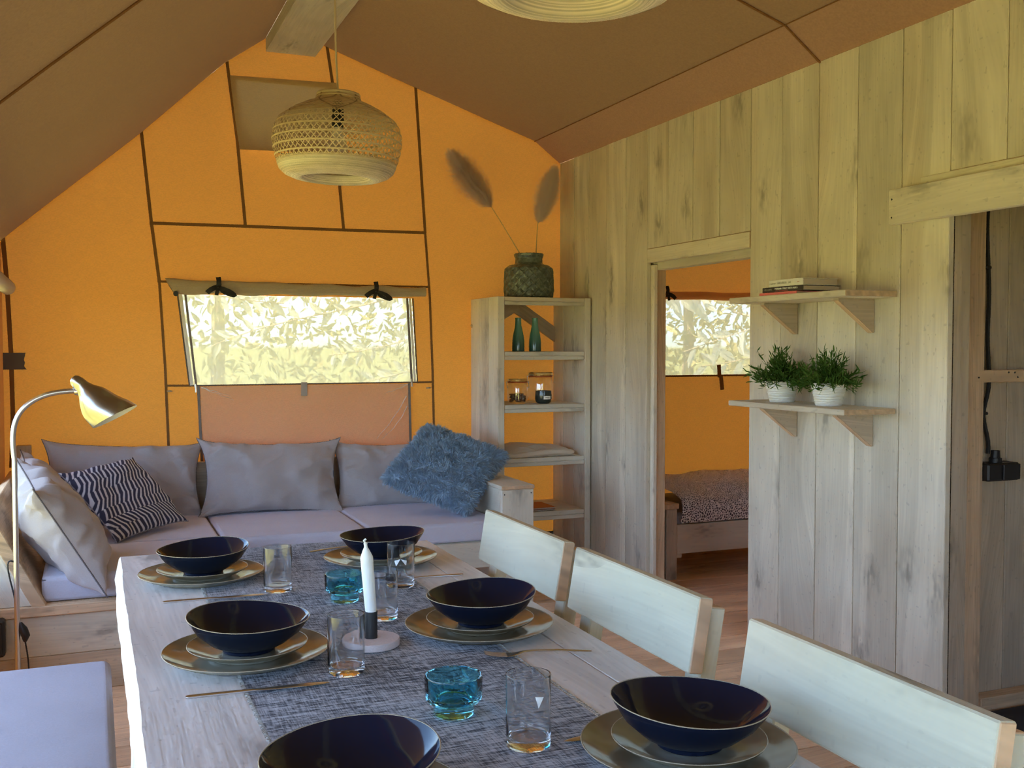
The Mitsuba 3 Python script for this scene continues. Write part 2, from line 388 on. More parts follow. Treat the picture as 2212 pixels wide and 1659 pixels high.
wr = thing('wall_right', 'partition of greywashed vertical boards with a doorway', kind='structure')
J = [5.94, 5.732, 5.529, 5.303, 5.07, 4.83, 4.616, 4.383, 4.151, 3.905, 3.678, 3.437, 3.205, 2.968, 2.737]
for a, b in zip(J[:-1], J[1:]):
    z0 = 1.863 if (b < 4.82 and a > 3.91) else .0
    jx = rng.uniform(0, .004)
    wood_box(wr, 'plank', (W+jx, b+.002, z0+.001), (W+.026, a-.002, 2.53 if a < 5.9 else 2.5), 'wood_wall', axis=2, c=.0025)
wood_box(wr, 'plank', (W+.001, 3.906, 1.79), (W+.026, 4.829, 1.862), 'wood_wall', axis=1, c=.002)
y = 2.736; first = True
while y > YF:
    y1 = max(y-.236, YF)
    z0 = 1.949 if y > 1.35 else 0
    wood_box(wr, 'plank', (W+rng.uniform(0, .004), y1+.0015, z0), (W+.026, y-.0015, 2.53), 'wood_wall', axis=2, c=.0025)
    y = y1
wood_box(wr, 'backing_board', (W-.006, 1.3, 1.80), (W+.02, 2.868, 1.947), 'wood_wall', axis=1)
# stud that ends the partition beside the passage
for i, (a, b) in enumerate(((2.776, 2.822), (2.823, 2.868), (2.869, 2.992))):
    wood_box(wr, 'stud', (a, 2.739+(.004, .012, 0)[i] if i < 2 else 2.80, 0), (b, 2.84, 2.45), 'wood_raw' if i == 2 else 'wood_hall', axis=2)
part(wr, 'lining', sheet(Polygon([(YF, 1.8), (2.74, 1.8), (2.74, 0), (3.9, 0), (3.9, 1.86), (4.84, 1.86), (4.84, 0), (G, 0), (G, 2.5), (YF, 2.5)]), lambda a, b: (W+.030, a, b)), 'subfloor')
tr = thing('trim_1', 'pale greywashed header board over the passage opening', kind='structure')
wood_box(tr, 'board', (W-.045, -.6, 1.787), (W-.012, 2.983, 1.915), 'wood_wall', axis=1)
for z in (1.812, 1.878): screw(tr, (W-.045, 2.965, z), (-1, 0, 0))

d1 = thing('door_1', 'open doorway in the partition with raw timber jambs', kind='structure')
wood_box(d1, 'jamb', (2.777, 4.80, 0), (2.80, 4.87, 1.78), 'wood_wall', axis=2)
wood_box(d1, 'jamb', (2.80, 4.815, 0), (2.86, 4.88, 1.78), 'wood_raw', axis=2)
wood_box(d1, 'jamb', (2.777, 3.86, 0), (2.86, 3.915, 1.78), 'wood_hall', axis=2)
wood_box(d1, 'lintel', (2.80, 3.86, 1.752), (2.86, 4.88, 1.86), 'wood_wall', axis=1)

# ---- canvas gable
def at_g(px, py): p = PY(px, py, G); return p[0], p[2]
outline = [(XL-.03, -.05), (XR, -.05), (XR, 2.05), (2.75, 2.50)] + ROOF_R[::-1][2:] + ROOF_L[::-1][1:]
win1 = [(.448, 1.632), (.502, 1.128), (1.805, 1.131), (1.776, 1.632)]
win2 = [(3.30, 1.662), (3.30, 1.15), (4.52, 1.15), (4.52, 1.662)]
wb = thing('wall_back', 'orange canvas gable wall lit through by daylight', kind='structure')
part(wb, 'canvas', sheet(Polygon(outline, [win1, win2, [(.79, 2.46), (1.30, 2.46), (1.27, 2.83), (.76, 2.83)]]), lambda a, b: (a, G, b)), 'canvas_orange')
NY = (0, -1, 0)
part(wb, 'ground_skirt', cbox((XL, G-.012, 0), (XR, G-.004, .17)), 'webbing_grey')  # added dark strip standing in for the shade under the bed
def seam(pts, w=.017, m='webbing_brown'):
    for a, b in zip(pts[:-1], pts[1:]):
        p, q = at_g(*a), at_g(*b)
        part(wb, 'seam', strip((p[0], G-.002, p[1]), (q[0], G-.002, q[1]), w, NY), m)
seam([(305, 283), (327, 482), (344, 608)]); seam([(344, 608), (357, 800), (365, 985)], .014)
seam([(897, 183), (918, 503)]); seam([(918, 503), (928, 640), (934, 800), (937, 925)], .014)
seam([(323, 482), (530, 489), (742, 497), (920, 503)])
seam([(490, 133), (512, 300), (530, 489)]); seam([(705, 92), (719, 186)]); seam([(733, 398), (742, 497)])
seam([(340, 608), (925, 620)], .012)
seam([(358, 833), (412, 833)], .012); seam([(900, 826), (936, 825)], .012)
seam([(6, 513), (15, 610), (24, 765), (28, 900), (25, 1010)], .022)
# wall tab at the corner and two small toggles beside the window
def torn():
    a, b = PY(5, 762, G-.005), PY(56, 798, G-.005)
    P = [(a[0], b[2]), (b[0]+.003, b[2])] + [(b[0]-.004-.005*((k % 2)), b[2]+(a[2]-b[2])*k/5) for k in range(1, 5)] + [(b[0]-.001, a[2]), (a[0], a[2])]
    m = trimesh.creation.extrude_polygon(Polygon(P), .004, engine='earcut')
    v = np.array(m.vertices); return np.stack([v[:, 0], G-.004-v[:, 2], v[:, 1]], 1), np.array(m.faces)[:, ::1]
part(wb, 'tab', torn(), 'webbing_grey', label='dark torn fabric strap across the canvas corner')
for px, py in ((366, 845), (925, 838)):
    p = PY(px, py, G-.006)
    part(wb, 'toggle', tube([p+(-.012, 0, 0), p+(0, -.008, .001), p+(.014, -.006, 0)], [.004, .006, .003], 8), 'canvas_blind')
# vent flap near the ridge, hanging a little open at its lower edge
def vent(u, v):
    a = np.array([.728+.04*v, 2.85-.42*v]); b = np.array([1.325+.03*v, 2.865-.42*v]); q = a+(b-a)*u
    return (q[0], G-.008-(.02+.06*v)*v**2-.012*math.sin(u*9+v*3)*v*(1-v)*2, q[1])
part(wb, 'vent_flap', grid_sheet(vent, 16, 14), 'canvas_vent', True, label='beige vent flap hanging slightly open')

w1 = thing('window_1', 'wide clear window in the orange gable above the sofa', kind='structure')
part(w1, 'pane', sheet(Polygon(win1), lambda a, b: (a, G+.004, b)), 'window_film')
def bar(p0, p1, w, m, k='frame', off=.003, t=.004):
    part(w1, k, strip((p0[0], G-off, p0[1]), (p1[0], G-off, p1[1]), w, NY, t), m)
bar((.452, 1.632), (.507, 1.128), .018, 'edge_white'); bar((.478, 1.632), (.530, 1.128), .012, 'zip_tape', 'zipper', .005)
bar((1.762, 1.632), (1.792, 1.131), .014, 'edge_white'); bar((1.745, 1.632), (1.772, 1.131), .014, 'zip_tape', 'zipper', .005)
bar((.437, 1.632), (.495, 1.128), .008, 'webbing_grey', 'edge_binding'); bar((1.781, 1.632), (1.807, 1.131), .008, 'webbing_grey', 'edge_binding')
bar((.50, 1.127), (1.806, 1.130), .008, 'webbing_grey', 'sill_binding')
# the film flap that is let down below the window
def film(u, v):
    x0, x1 = .545+.015*v, 1.745+.012*v; x = x0+(x1-x0)*u; z = 1.122-.46*v
    return (x, G-.012-.010*math.sin(u*math.pi)*math.sin(v*2.5)-.004*math.sin(u*14+v*5), z)
part(w1, 'film_flap', grid_sheet(film, 24, 12), 'canvas_flap', True, label='glossy flap let down below the window')
bar((.540, 1.125), (.557, .66), .015, 'zip_tape', 'flap_zipper', .016); bar((1.752, 1.125), (1.762, .66), .015, 'zip_tape', 'flap_zipper', .016)
for pts in ([(1.742, 1.118), (1.66, 1.085), (1.60, 1.068)], [(.555, 1.118), (.64, 1.09), (.72, 1.062)], [(.555, 1.116), (.65, 1.077), (.73, 1.045)], [(1.735, 1.05), (1.66, .93), (1.55, .80)], [(1.738, .99), (1.67, .88), (1.585, .80)]):
    P = spline([(x, G-.0235, z) for x, z in pts], 9); P[:, 2] += .003*np.sin(np.arange(9)*2.1)
    part(w1, 'crease', tube(P, np.linspace(.0022, .0007, 9), 6), 'edge_white')
a, b = PY(657, 827, G-.02), PY(655, 862, G-.03)
part(w1, 'velcro_tab', cat([strip(a+(0, 0, .004), a+(0, 0, -.075), .036, NY), strip(a+(-.006, .006, -.06), a+(-.006, .006, -.098), .028, NY)]), 'velcro_beige')
for x0, zt in ((.522, 1.125), (1.765, 1.14)):
    part(w1, 'zip_pull', cat([strip((x0, G-.016, zt+.012), (x0+.004, G-.016, zt-.012), .012, NY, .006), strip((x0+.004, G-.02, zt-.01), (x0+.004, G-.02, zt-.036), .009, NY, .003)]), 'steel')
# rolled-up blind above the window with two tied ribbons
def blind(u, v):
    x = .372+(1.852-.372)*u; a = v*2*math.pi
    r = .030+.012*(1-u)*(1 if u < .5 else .6)+.003*math.sin(u*25)
    cz = 1.672-.004*u
    sx = .06*(1-math.exp(-12*u))
    return (x + (.07*(math.cos(a) < 0)*0) + (.045*(1-math.sin(a))*.5)*(math.exp(-25*u)), G-.03-.022*math.cos(a), cz+r*math.sin(a)*(.95+.1*math.sin(u*31+a)))
v, f = grid_sheet(blind, 60, 17)
rbl = part(w1, 'rolled_blind', (v, f), 'canvas_blind', True, label='brown blind rolled up and tied above the window')
v, f = lathe([(0, 0), (.014, 0), (.014, .002), (.008, .002), (.008, .004), (0, .004)], 20)
part(rbl, 'eyelet', (tf(v, M(frame((1, 0, 0), (0, 0, 1)), (.425, G-.056, 1.632))), f), 'black_metal')
def bow(parent, x, y, z, s=1., flip=1):
    P = lambda *q: [np.array([x, y, z]) + np.array(k)*s for k in q]
    def rib(pts, w=.014):
        C = spline(pts, 18); t = np.gradient(C, axis=0); t /= np.linalg.norm(t, axis=1, keepdims=True)
        wv = np.cross(t, [0, -1, 0]); wv /= np.linalg.norm(wv, axis=1, keepdims=True)+1e-9
        V = np.vstack([C+wv*w/2*s, C-wv*w/2*s]); n = len(C); i = np.arange(n-1)
        Q = np.stack([i, i+1, i+1+n, i+n], 1); V2 = V+np.array([0, .0015, 0])
        return cat([(V, Q), (V2, Q[:, ::-1])])
    k = lambda q: (q[0]*flip, q[1], q[2])
    ms = [rib(P((0, 0, .055), (.002, -.012, .03), (0, -.006, -.004)), .026),
          rib(P(*[k(q) for q in ((0, -.004, 0), (-.035, -.016, -.012), (-.062, -.014, -.034))]), .027),
          rib(P(*[k(q) for q in ((0, -.008, -.002), (-.008, -.014, -.026), (-.012, -.012, -.046))]), .020),
          rib(P(*[k(q) for q in ((0, -.008, .0), (.03, -.03, -.012), (.078, -.026, -.036), (.088, -.020, -.046), (.06, -.012, -.042), (.02, -.008, -.014))]), .019)]
    kv, kf = lathe([(0, -.011*s), (.009*s, -.006*s), (.012*s, 0), (.009*s, .006*s), (0, .011*s)], 12)
    ms.append((tf(kv, M(None, (x, y-.008*s, z-.002))), kf))
    part(parent, 'tie_ribbon', cat(ms), 'ribbon_black', label='black tied ribbon')
for px in (472, 812):
    p = PY(px, 628, G-.062); bow(rbl, p[0], G-.058, 1.672 if px < 600 else 1.668)

w2 = thing('window_2', 'bedroom window in the orange canvas seen through the doorway', kind='structure')
part(w2, 'pane', sheet(Polygon(win2), lambda a, b: (a, G+.004, b)), 'window_film')
def blind2(u, v):
    a = v*2*math.pi; return (3.30+1.25*u, G-.03-.02*math.cos(a), 1.683+.027*math.sin(a)+.002*math.sin(u*20))
rbl2 = part(w2, 'rolled_blind', grid_sheet(blind2, 30, 15), 'canvas_flap', True)
bow(rbl2, 3.50, G-.056, 1.69, .95, -1)
part(w2, 'sill_binding', strip((3.30, G-.003, 1.148), (4.52, G-.003, 1.148), .012, NY), 'webbing_brown')
a = PY(1557, 815, G-.01)
part(w2, 'velcro_tab', cat([strip(a+(0, 0, .008), a+(.012, 0, -.085), .03, NY), strip(a+(-.014, .004, .085), a+(-.008, .004, 0), .03, NY)]), 'webbing_brown')
a = PY(1424, 806, G-.02)
part(w2, 'toggle', tube([a+(-.05, 0, .09), a+(-.04, -.02, .05), a+(-.005, -.02, .03), a+(-.012, -.02, .0), a+(.03, -.02, .008)], [.012, .02, .018, .016, .01], 8), 'velcro_beige')

wl = thing('wall_left', 'orange canvas side wall with its long flap rolled up', kind='structure')
op = [(-1.0, .46), (5.3, .46), (5.3, 1.70), (-1.0, 1.70)]
part(wl, 'canvas', sheet(Polygon([(YF, -.05), (G, -.05), (G, 1.88), (YF, 1.88)], [op]), lambda a, b: (XL, a, b)), 'canvas_side')
fv, ff = tube([(XL+.05, 5.62, 1.632), (XL+.05, 5.60, 1.632), (XL+.05, 3.0, 1.64), (XL+.05, .0, 1.64)], [.02, .036, .04, .04], 14)
part(wl, 'rolled_flap', (fv, ff), 'pole_grey', True, label='grey rolled flap end at the canvas corner')
wf = thing('wall_front', 'canvas wall behind the viewer', kind='structure')
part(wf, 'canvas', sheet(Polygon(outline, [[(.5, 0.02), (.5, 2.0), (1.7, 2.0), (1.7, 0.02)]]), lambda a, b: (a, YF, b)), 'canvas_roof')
ws = thing('wall_side', 'outer canvas wall of the bedroom', kind='structure')
part(ws, 'canvas', sheet(sbox(YF, -.05, G, 2.06), lambda a, b: (XR, a, b)), 'canvas_orange')
wh = thing('wall_hall', 'brown board wall of the passage', kind='structure')
x = 2.86
for wd in (.30, .22, .21, .22, .22, .22, .22, .22):
    x1 = min(x+wd, XR)
    wood_box(wh, 'plank', (x+.0015, 2.85, 0), (x1-.0015, 2.874, 2.40), 'wood_hall', axis=2)
    x = x1
    if x >= XR: break
wood_box(wh, 'batten', (2.94, 2.80, 1.212), (3.9, 2.848, 1.257), 'wood_raw', axis=0)
wood_box(wh, 'batten', (2.992, 2.79, 0.0), (3.9, 2.848, .055), 'wood_raw', axis=0)
for x, z in ((2.965, 1.23), (3.11, 1.248), (3.14, 1.247), (3.155, 1.23)):
    screw(wh, (x, 2.80, z), (0, -1, 0))
y = 2.85
while y > YF:
    wood_box(wh, 'plank', (3.9, max(y-.24, YF)+.0015, 0), (3.924, y-.0015, 2.3), 'wood_hall', axis=2); y -= .24

ce = thing('ceiling', 'brown canvas roof rising to the ridge', kind='structure')
def roof(pts, y0, y1, sag):
    P = []
    pts = np.array(pts); n = 13; m = 22
    d = np.r_[0, np.cumsum(np.linalg.norm(np.diff(pts, axis=0), axis=1))]
    s = np.unique(np.r_[np.linspace(0, d[-1], n), d]); ys = np.linspace(y0, y1, m)
    for t in s:
        x = np.interp(t, d, pts[:, 0]); z = np.interp(t, d, pts[:, 1])
        for yy in ys:
            k = math.sin(math.pi*t/d[-1])
            P.append((x, yy, z + sag*k*(meshkit.fbm(np.array([x*1.5, yy*.9, 3.]), 2, 4)-.5)))
    N = len(s); i, j = np.meshgrid(np.arange(N-1), np.arange(m-1), indexing='ij'); a = (i*m+j).ravel()
    return np.array(P), np.stack([a, a+1, a+m+1, a+m], 1)
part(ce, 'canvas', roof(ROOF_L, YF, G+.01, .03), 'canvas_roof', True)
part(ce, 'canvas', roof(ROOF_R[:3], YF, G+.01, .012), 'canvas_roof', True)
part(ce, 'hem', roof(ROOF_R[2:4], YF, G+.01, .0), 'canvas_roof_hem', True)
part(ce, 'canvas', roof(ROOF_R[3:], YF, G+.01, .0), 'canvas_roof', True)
part(ce, 'seam', tube([(2.575, YF, 2.624), (2.575, G, 2.624)], .0025, 6), 'webbing_brown')
for P in (ROOF_R[:3], ROOF_R[2:4]):
    for (a, b) in zip(P[:-1], P[1:]):
        part(ce, 'seam', tube([(a[0], 3.43, a[1]-.006), (b[0], 3.43, b[1]-.006)], .0045, 6), 'webbing_brown')
for (a, b) in zip(ROOF_L[:-1], ROOF_L[1:]):
    part(ce, 'seam', tube([(a[0], 3.36, a[1]-.013), (b[0], 3.36, b[1]-.013)], .0045, 6), 'webbing_brown')
part(ce, 'awning', grid_sheet(lambda u, v: (XL-.03-.56*u, YF+(G-YF)*v, 1.86-.16*u), 4, 8), 'canvas_roof', True)  # added canvas, out of view, to keep direct sun off the interior
rb = thing('ridge_beam', 'thick grey timber ridge beam under the canvas roof', 'beam')
wood_box(rb, 'timber', (.925, YF+.05, 3.0), (1.205, G-.01, 3.10), 'wood_beam', axis=1)

# ---- outdoors
lw = thing('lawn', 'sunny lawn around the tent', kind='structure')
part(lw, 'ground', grid_sheet(lambda u, v: (-40+80*u, -30+70*v, -.35+.0*u), 3, 3), 'grass')
def leaf_mesh(L=1., W_=.36):
    V = np.array([(0, 0, 0), (.3, W_/2*.9, .03), (.3, 0, -.02), (.3, -W_/2*.9, .03), (.65, W_/2*.75, .0), (.65, 0, -.04), (.65, -W_/2*.75, 0), (1, 0, -.12)])*[L, L, L]
    F = np.array([(0, 2, 1), (0, 3, 2), (1, 2, 5), (1, 5, 4), (2, 3, 6), (2, 6, 5), (4, 5, 7), (5, 6, 7)])
    return V, F
def scatter(n, lo, hi, s0, s1, seed, up=.2):
    r = np.random.default_rng(seed); V, F = leaf_mesh(); ms = []
    C = r.uniform(lo, hi, (n, 3)); D = r.normal(size=(n, 3)); D[:, 2] += up; Uv = r.normal(size=(n, 3)); S = r.uniform(s0, s1, n)
    for c, d, u_, s in zip(C, D, Uv, S): ms.append((tf(V*s, M(frame(d, u_), c)), F))
    return cat(ms)
hd = thing('hedge', 'sunlit hedge seen through the gable window', 'hedge')
part(hd, 'foliage', scatter(15000, (-2.2, 8.2, -.3), (4.0, 9.6, 5.5), .07, .15, 11), 'leaf_sunny', kind='stuff')
part(hd, 'stem', tube([(1.0, 9.55, -.35), (1.05, 9.55, 1.5), (1.0, 9.5, 2.8)], [.08, .06, .03]), 'wood_hall')
hd2 = thing('hedge', 'sunlit hedge seen through the bedroom window', 'hedge')
part(hd2, 'foliage', scatter(11000, (4.2, 8.4, -.3), (9.0, 9.8, 5.5), .08, .17, 12), 'leaf_sunny', kind='stuff')
part(hd2, 'stem', tube([(6.0, 9.7, -.35), (6.05, 9.7, 1.5), (6.0, 9.7, 2.8)], [.08, .06, .03]), 'wood_hall')
LEAF = ply(leaf_mesh(), 'leaf_pale', False)
def spray(k, tips, size, seed, n=26):
    r = np.random.default_rng(seed)
    for tip in tips:
        C = spline(tip, 30); part(k, 'twig', tube(np.vstack([C[0]+[.1, 1.2, .2], C]), np.r_[.012, np.linspace(.009, .003, 30)], 6), 'wood_hall')
        for i in range(n):
            t = int(3+26*i/n); d = C[min(t+1, 29)]-C[t-1]; d /= np.linalg.norm(d)
            side = np.cross(d, [0, 1, 0])*(1 if i % 2 else -1)
            q = d*.8 + side*r.uniform(.5, 1.) + r.normal(size=3)*.25
            put(k, 'leaf', LEAF, to=M(frame(q, np.cross([0, 1, .3], q))*(size*r.uniform(.75, 1.2)), C[t]))
spray(hd, [[(2.9, 7.7, 2.25), (2.2, 7.5, 1.75), (1.2, 7.4, 1.50), (.75, 7.4, 1.34)], [(3.0, 7.8, 1.75), (2.3, 7.6, 1.42), (1.6, 7.5, 1.28)], [(3.0, 7.9, 1.4), (2.5, 7.7, 1.22), (1.9, 7.6, 1.08)], [(.3, 7.8, 1.9), (.8, 7.6, 1.72), (1.3, 7.6, 1.66)]], .13, 3)
spray(hd2, [[(6.2, 7.6, 1.9), (5.6, 7.4, 1.62), (4.9, 7.3, 1.42), (4.5, 7.3, 1.3)], [(5.9, 7.6, 1.5), (5.4, 7.4, 1.3), (4.7, 7.4, 1.18)], [(4.2, 7.6, 1.95), (4.5, 7.5, 1.8), (4.9, 7.5, 1.75)]], .24, 5, 14)

# ================================================================== SOFA
so = thing('corner_sofa', 'L-shaped corner sofa frame of rough boards against the gable', 'sofa')
wood_box(so, 'front_rail', (.56, 4.885, .215), (1.945, 4.915, .345), 'wood_pale', axis=0)
wood_box(so, 'seat_board', (-.40, 4.33, .325), (.55, 5.86, .347), 'wood_raw', axis=1)
wood_box(so, 'seat_board', (.552, 4.92, .325), (1.945, 5.86, .347), 'wood_pale', axis=0)
wood_box(so, 'front_rail', (-.40, 4.295, .308), (.56, 4.328, .347), 'wood_raw', axis=0, ends=False)
wood_box(so, 'end_panel', (-.40, 4.31, .15), (.556, 4.335, .306), 'wood_wall', axis=0)
wood_box(so, 'end_panel', (-.40, 4.31, .0), (.556, 4.335, .149), 'wood_hall', axis=0)
wood_box(so, 'side_panel', (.532, 4.336, .0), (.556, 4.90, .306), 'wood_hall', axis=1)
# sloping backrest of the left leg, seen from its end
def lean(x, z): return M(rot((0, 1, 0), -27), (x, 0, z))
wood_box(so, 'backrest_board', (-.05, 4.30, .0), (-.005, 5.86, .42), 'wood_raw', axis=1, ends=False, to=lean(-.172, .348))
m = trimesh.creation.extrude_polygon(Polygon([(-.222, .349), (-.41, .69), (-.41, .349)]), .022, engine='earcut')
v = np.array(m.vertices); part(so, 'end_gusset', (np.stack([v[:, 0], 4.335-v[:, 2], v[:, 1]], 1), np.array(m.faces)[:, ::-1]), 'wood_pale')
wood_box(so, 'backrest_board', (-.33, 5.80, .35), (1.945, 5.84, .715), 'wood_hall', axis=0)
wood_box(so, 'back_post', (-.37, 5.845, .0), (-.30, 5.90, .832), 'wood_hall', axis=2)
wood_box(so, 'armrest', (1.945, 4.90, .0), (2.122, 4.93, .603), 'wood_pale', axis=2, label='square armrest end of pale board')
wood_box(so, 'armrest_side', (1.945, 4.932, .0), (1.972, 5.46, .603), 'wood_pale', axis=1)
wood_box(so, 'armrest_side', (2.095, 4.932, .0), (2.122, 5.46, .603), 'wood_hall', axis=1)
wood_box(so, 'armrest_top', (1.94, 4.895, .604), (2.126, 5.47, .624), 'wood_pale', axis=1)
for x, z in ((1.958, .578), (2.108, .582)): screw(so, (x, 4.90, z), (0, -1, 0))
def seat(lo, hi, label):
    k = thing('seat_cushion', label, 'cushion', 'grey seat cushions of the corner sofa')
    part(k, 'cover', rounded_slab(lo, hi, .018, puff=.012, seed=3), 'fabric_seat', 40)
    z = hi[2]-.012
    c = [(lo[0]+.004, lo[1]+.004, z), (hi[0]-.004, lo[1]+.004, z), (hi[0]-.004, hi[1]-.004, z), (lo[0]+.004, hi[1]-.004, z), (lo[0]+.004, lo[1]+.004, z)]
    part(k, 'piping', tube(c, .003, 6), 'fabric_seam', True)
seat((-.195, 4.345, .349), (.55, 4.972, .448), 'grey seat cushion on the left arm of the sofa, nearest the floor lamp')
seat((-.195, 4.978, .349), (.545, 5.79, .448), 'grey seat cushion in the corner of the sofa under the striped pillow')
seat((.555, 4.90, .349), (1.238, 5.79, .448), 'grey seat cushion in the middle of the sofa below the window')
seat((1.246, 4.90, .349), (1.94, 5.79, .448), 'grey seat cushion at the armrest end, under the shaggy pillow')
def back_pillow(w, h, t, c, xd, yd, seed, label, m='fabric_pillow', k='back_cushion', grp='grey back cushions on the sofa', catg='cushion', **q):
    v, f, uv, ring = pillow(w, h, t, seed, **q)
    K = thing(k, label, catg, grp); A = M(frame(xd, yd), c)
    part(K, 'cover', (tf(v, A), f), m, True, uv)
    R = tf(ring, A); part(K, 'piping', tube(np.vstack([R, R[:1]]), .003, 6), m if m != 'fabric_pillow' else 'fabric_seam', True)
    return K, A, v, f
def lean_back(a): return (0, math.sin(math.radians(a)), math.cos(math.radians(a)))
back_pillow(.78, .40, .18, (.150, 5.672, .648), (.985, .10, -.06), (-.02, .36, .93), 21, 'wide grey back cushion at the left, behind the striped pillow', pinch=.09, wr=.045, ear=.05)
back_pillow(.745, .415, .20, (.892, 5.64, .636), (.998, -.05, -.023), (.06, .45, .88), 34, 'grey back cushion in the middle with an upright corner, below the window', pinch=.10, wr=.05, ear=.07)
back_pillow(.68, .39, .18, (1.585, 5.672, .612), (.999, -.03, -.033), (.049, .46, .88), 55, 'grey back cushion partly hidden behind the shaggy blue pillow', pinch=.09, wr=.05, ear=.06)
back_pillow(.61, .47, .25, (-.135, 4.51, .628), (.16, -1, -.10), (-.50, -.08, .87), 8, 'plump grey back cushion at the near end of the sofa, behind the floor lamp', pinch=.09, wr=.055, ear=.06)
back_pillow(.60, .46, .22, (-.20, 5.17, .62), (.05, -1, .0), (-.45, 0, .89), 13, 'grey back cushion half hidden behind the plump near one', pinch=.1, wr=.05, ear=.06)
back_pillow(.455, .43, .12, (.136, 5.225, .620), (.71, .70, .058), (-.548, .50, .672), 5, 'navy and white herringbone throw pillow in the sofa corner', 'fabric_stripe', 'throw_pillow', None, 'pillow', pinch=.045, wr=.02, ear=.03)
# shaggy pillow
K, A, v, f = back_pillow(.50, .485, .16, (1.769, 5.284, .692), (.732, -.61, -.303), (.663, .535, .524), 77, 'shaggy blue-grey fur pillow leaning at the armrest', 'fur_blue', 'throw_pillow', None, 'pillow', pinch=.05, wr=.012)
def fur(v, f, A, n, L, seed):
    r = np.random.default_rng(seed); m = trimesh.Trimesh(tf(v, A), cat([(v, f)])[1], process=False)
    p, fi = trimesh.sample.sample_surface(m, n, seed=seed); nr = m.face_normals[fi]
    clump = np.stack([meshkit.noise(p*38+q*17.3, q)-.5 for q in range(3)], 1)*2.2
    d = nr*.8 + clump*.75 + r.normal(size=(n, 3))*.22 + np.array([0, 0, -.22]); d /= np.linalg.norm(d, axis=1, keepdims=True)
    s = np.cross(d, r.normal(size=(n, 3))); s /= np.linalg.norm(s, axis=1, keepdims=True)
    l = (L*r.uniform(.65, 1.2, n))[:, None]; w = .0019
    mid = p + d*l*.55; tip = p + d*l*.95 + np.array([0, 0, -.25])*l*.6 + clump*l*.12
    V = np.stack([p+s*w, p-s*w, mid+s*w*.9, mid-s*w*.9, tip], 1).reshape(-1, 3); i = np.arange(n)[:, None]*5
    return V, np.vstack([i+[0, 1, 3], i+[0, 3, 2], i+[2, 3, 4]])
part(K, 'fur', fur(v, f, A, 26000, .034, 3), 'fur_blue', kind='stuff', label='long shaggy blue-grey pile')

# ================================================================== FLOOR LAMP
flp = thing('floor_lamp', 'brushed steel arched reading lamp at the near end of the sofa', 'lamp')
YL = 4.17
def pl(px, py): p = PY(px, py, YL); return p
base = pl(36, 1420)
pole_x = pl(33, 1100)[0]
arc = [(pole_x, YL, .03), (pole_x, YL, .5), (pole_x, YL, .93)] + [tuple(pl(*q)) for q in ((29, 930), (42, 893), (80, 861), (122, 848), (166, 844))]
C = np.vstack([[arc[0]], [arc[1]], spline(arc[2:], 30)])
part(flp, 'pole', tube(C, .0095, 14), 'steel', 40)
part(flp, 'base', (lambda q: (q[0]+[pole_x, YL, 0], q[1]))(lathe([(0, 0), (.13, 0), (.13, .012), (.12, .022), (.03, .027), (.012, .04), (0, .04)], 48)), 'steel_brushed', 40)
# bell shade swept along a bent axis
cs = [pl(174, 832), pl(184, 842), pl(198, 856), pl(216, 876), pl(235, 889), pl(249, 900)]
ax = [(.72, -.70), (.68, -.73), (.62, -.78), (.54, -.84), (.49, -.87), (.46, -.89)]
def ring_at(c, a, r, n=48):
    d = np.array([a[0], -.16, a[1]]); d /= np.linalg.norm(d); e1 = np.cross(d, [0, 1, 0]); e1 /= np.linalg.norm(e1); e2 = np.cross(d, e1)
    t = np.arange(n)*2*np.pi/n; return c + r*(np.cos(t)[:, None]*e1+np.sin(t)[:, None]*e2)
def loft(rings, close=True):
    n = len(rings[0]); V = np.vstack(rings); F = []
    for i in range(len(rings)-1):
        j = np.arange(n); k = (j+1) % n
        F += [np.stack([i*n+j, i*n+k, (i+1)*n+k], 1), np.stack([i*n+j, (i+1)*n+k, (i+1)*n+j], 1)]
    return V, np.vstack(F)
u0 = np.linspace(0, 1, 6); uu = np.linspace(0, 1, 22)
from scipy.interpolate import PchipInterpolator
Ci = PchipInterpolator(u0, np.array(cs))(uu); Ai = PchipInterpolator(u0, np.array(ax))(uu); Ri = PchipInterpolator(u0, [.026, .032, .053, .071, .083, .089])(uu)
outer = [ring_at(c, a, r) for c, a, r in zip(Ci, Ai, Ri)]; inner = [ring_at(c, a, r-.002) for c, a, r in zip(Ci, Ai, Ri)]
shd = part(flp, 'shade', loft(outer + [ring_at(Ci[-1], Ai[-1], .0895)]), 'steel_brushed', 35)
part(shd, 'lining', loft([outer[-1]] + inner[::-1]), 'shade_white', 35, label='white inside of the shade')
e = [ring_at(cs[0]-np.array([.012, 0, -.012])*k, ax[0], r) for k, r in ((2.4, .002), (2.2, .014), (1.6, .022), (.6, .0255), (0, .026), (-1.6, .0275))]
part(flp, 'cap', loft(e), 'steel_brushed', 35)
part(flp, 'neck', tube([pl(160, 846), pl(168, 845), pl(176, 850)], [.012, .015, .012], 14), 'steel', 35)
part(shd, 'bulb', (lambda q: (q[0]+Ci[15], q[1]))(lathe([(0, -.028), (.02, -.02), (.028, 0), (.02, .02), (0, .028)], 20)), 'bulb_glass', True)
part(flp, 'power_cord', tube(spline([pl(31, 1214), pl(21, 1212), pl(19, 1240), pl(30, 1285), pl(38, 1330), pl(44, 1352)], 24), .003, 6), 'black_plastic')
part(flp, 'dimmer', tube([pl(44, 1345), pl(50, 1360), pl(56, 1374), pl(54, 1386)], [.006, .016, .015, .006], 10), 'black_plastic', 40, label='black inline switch on the cord')
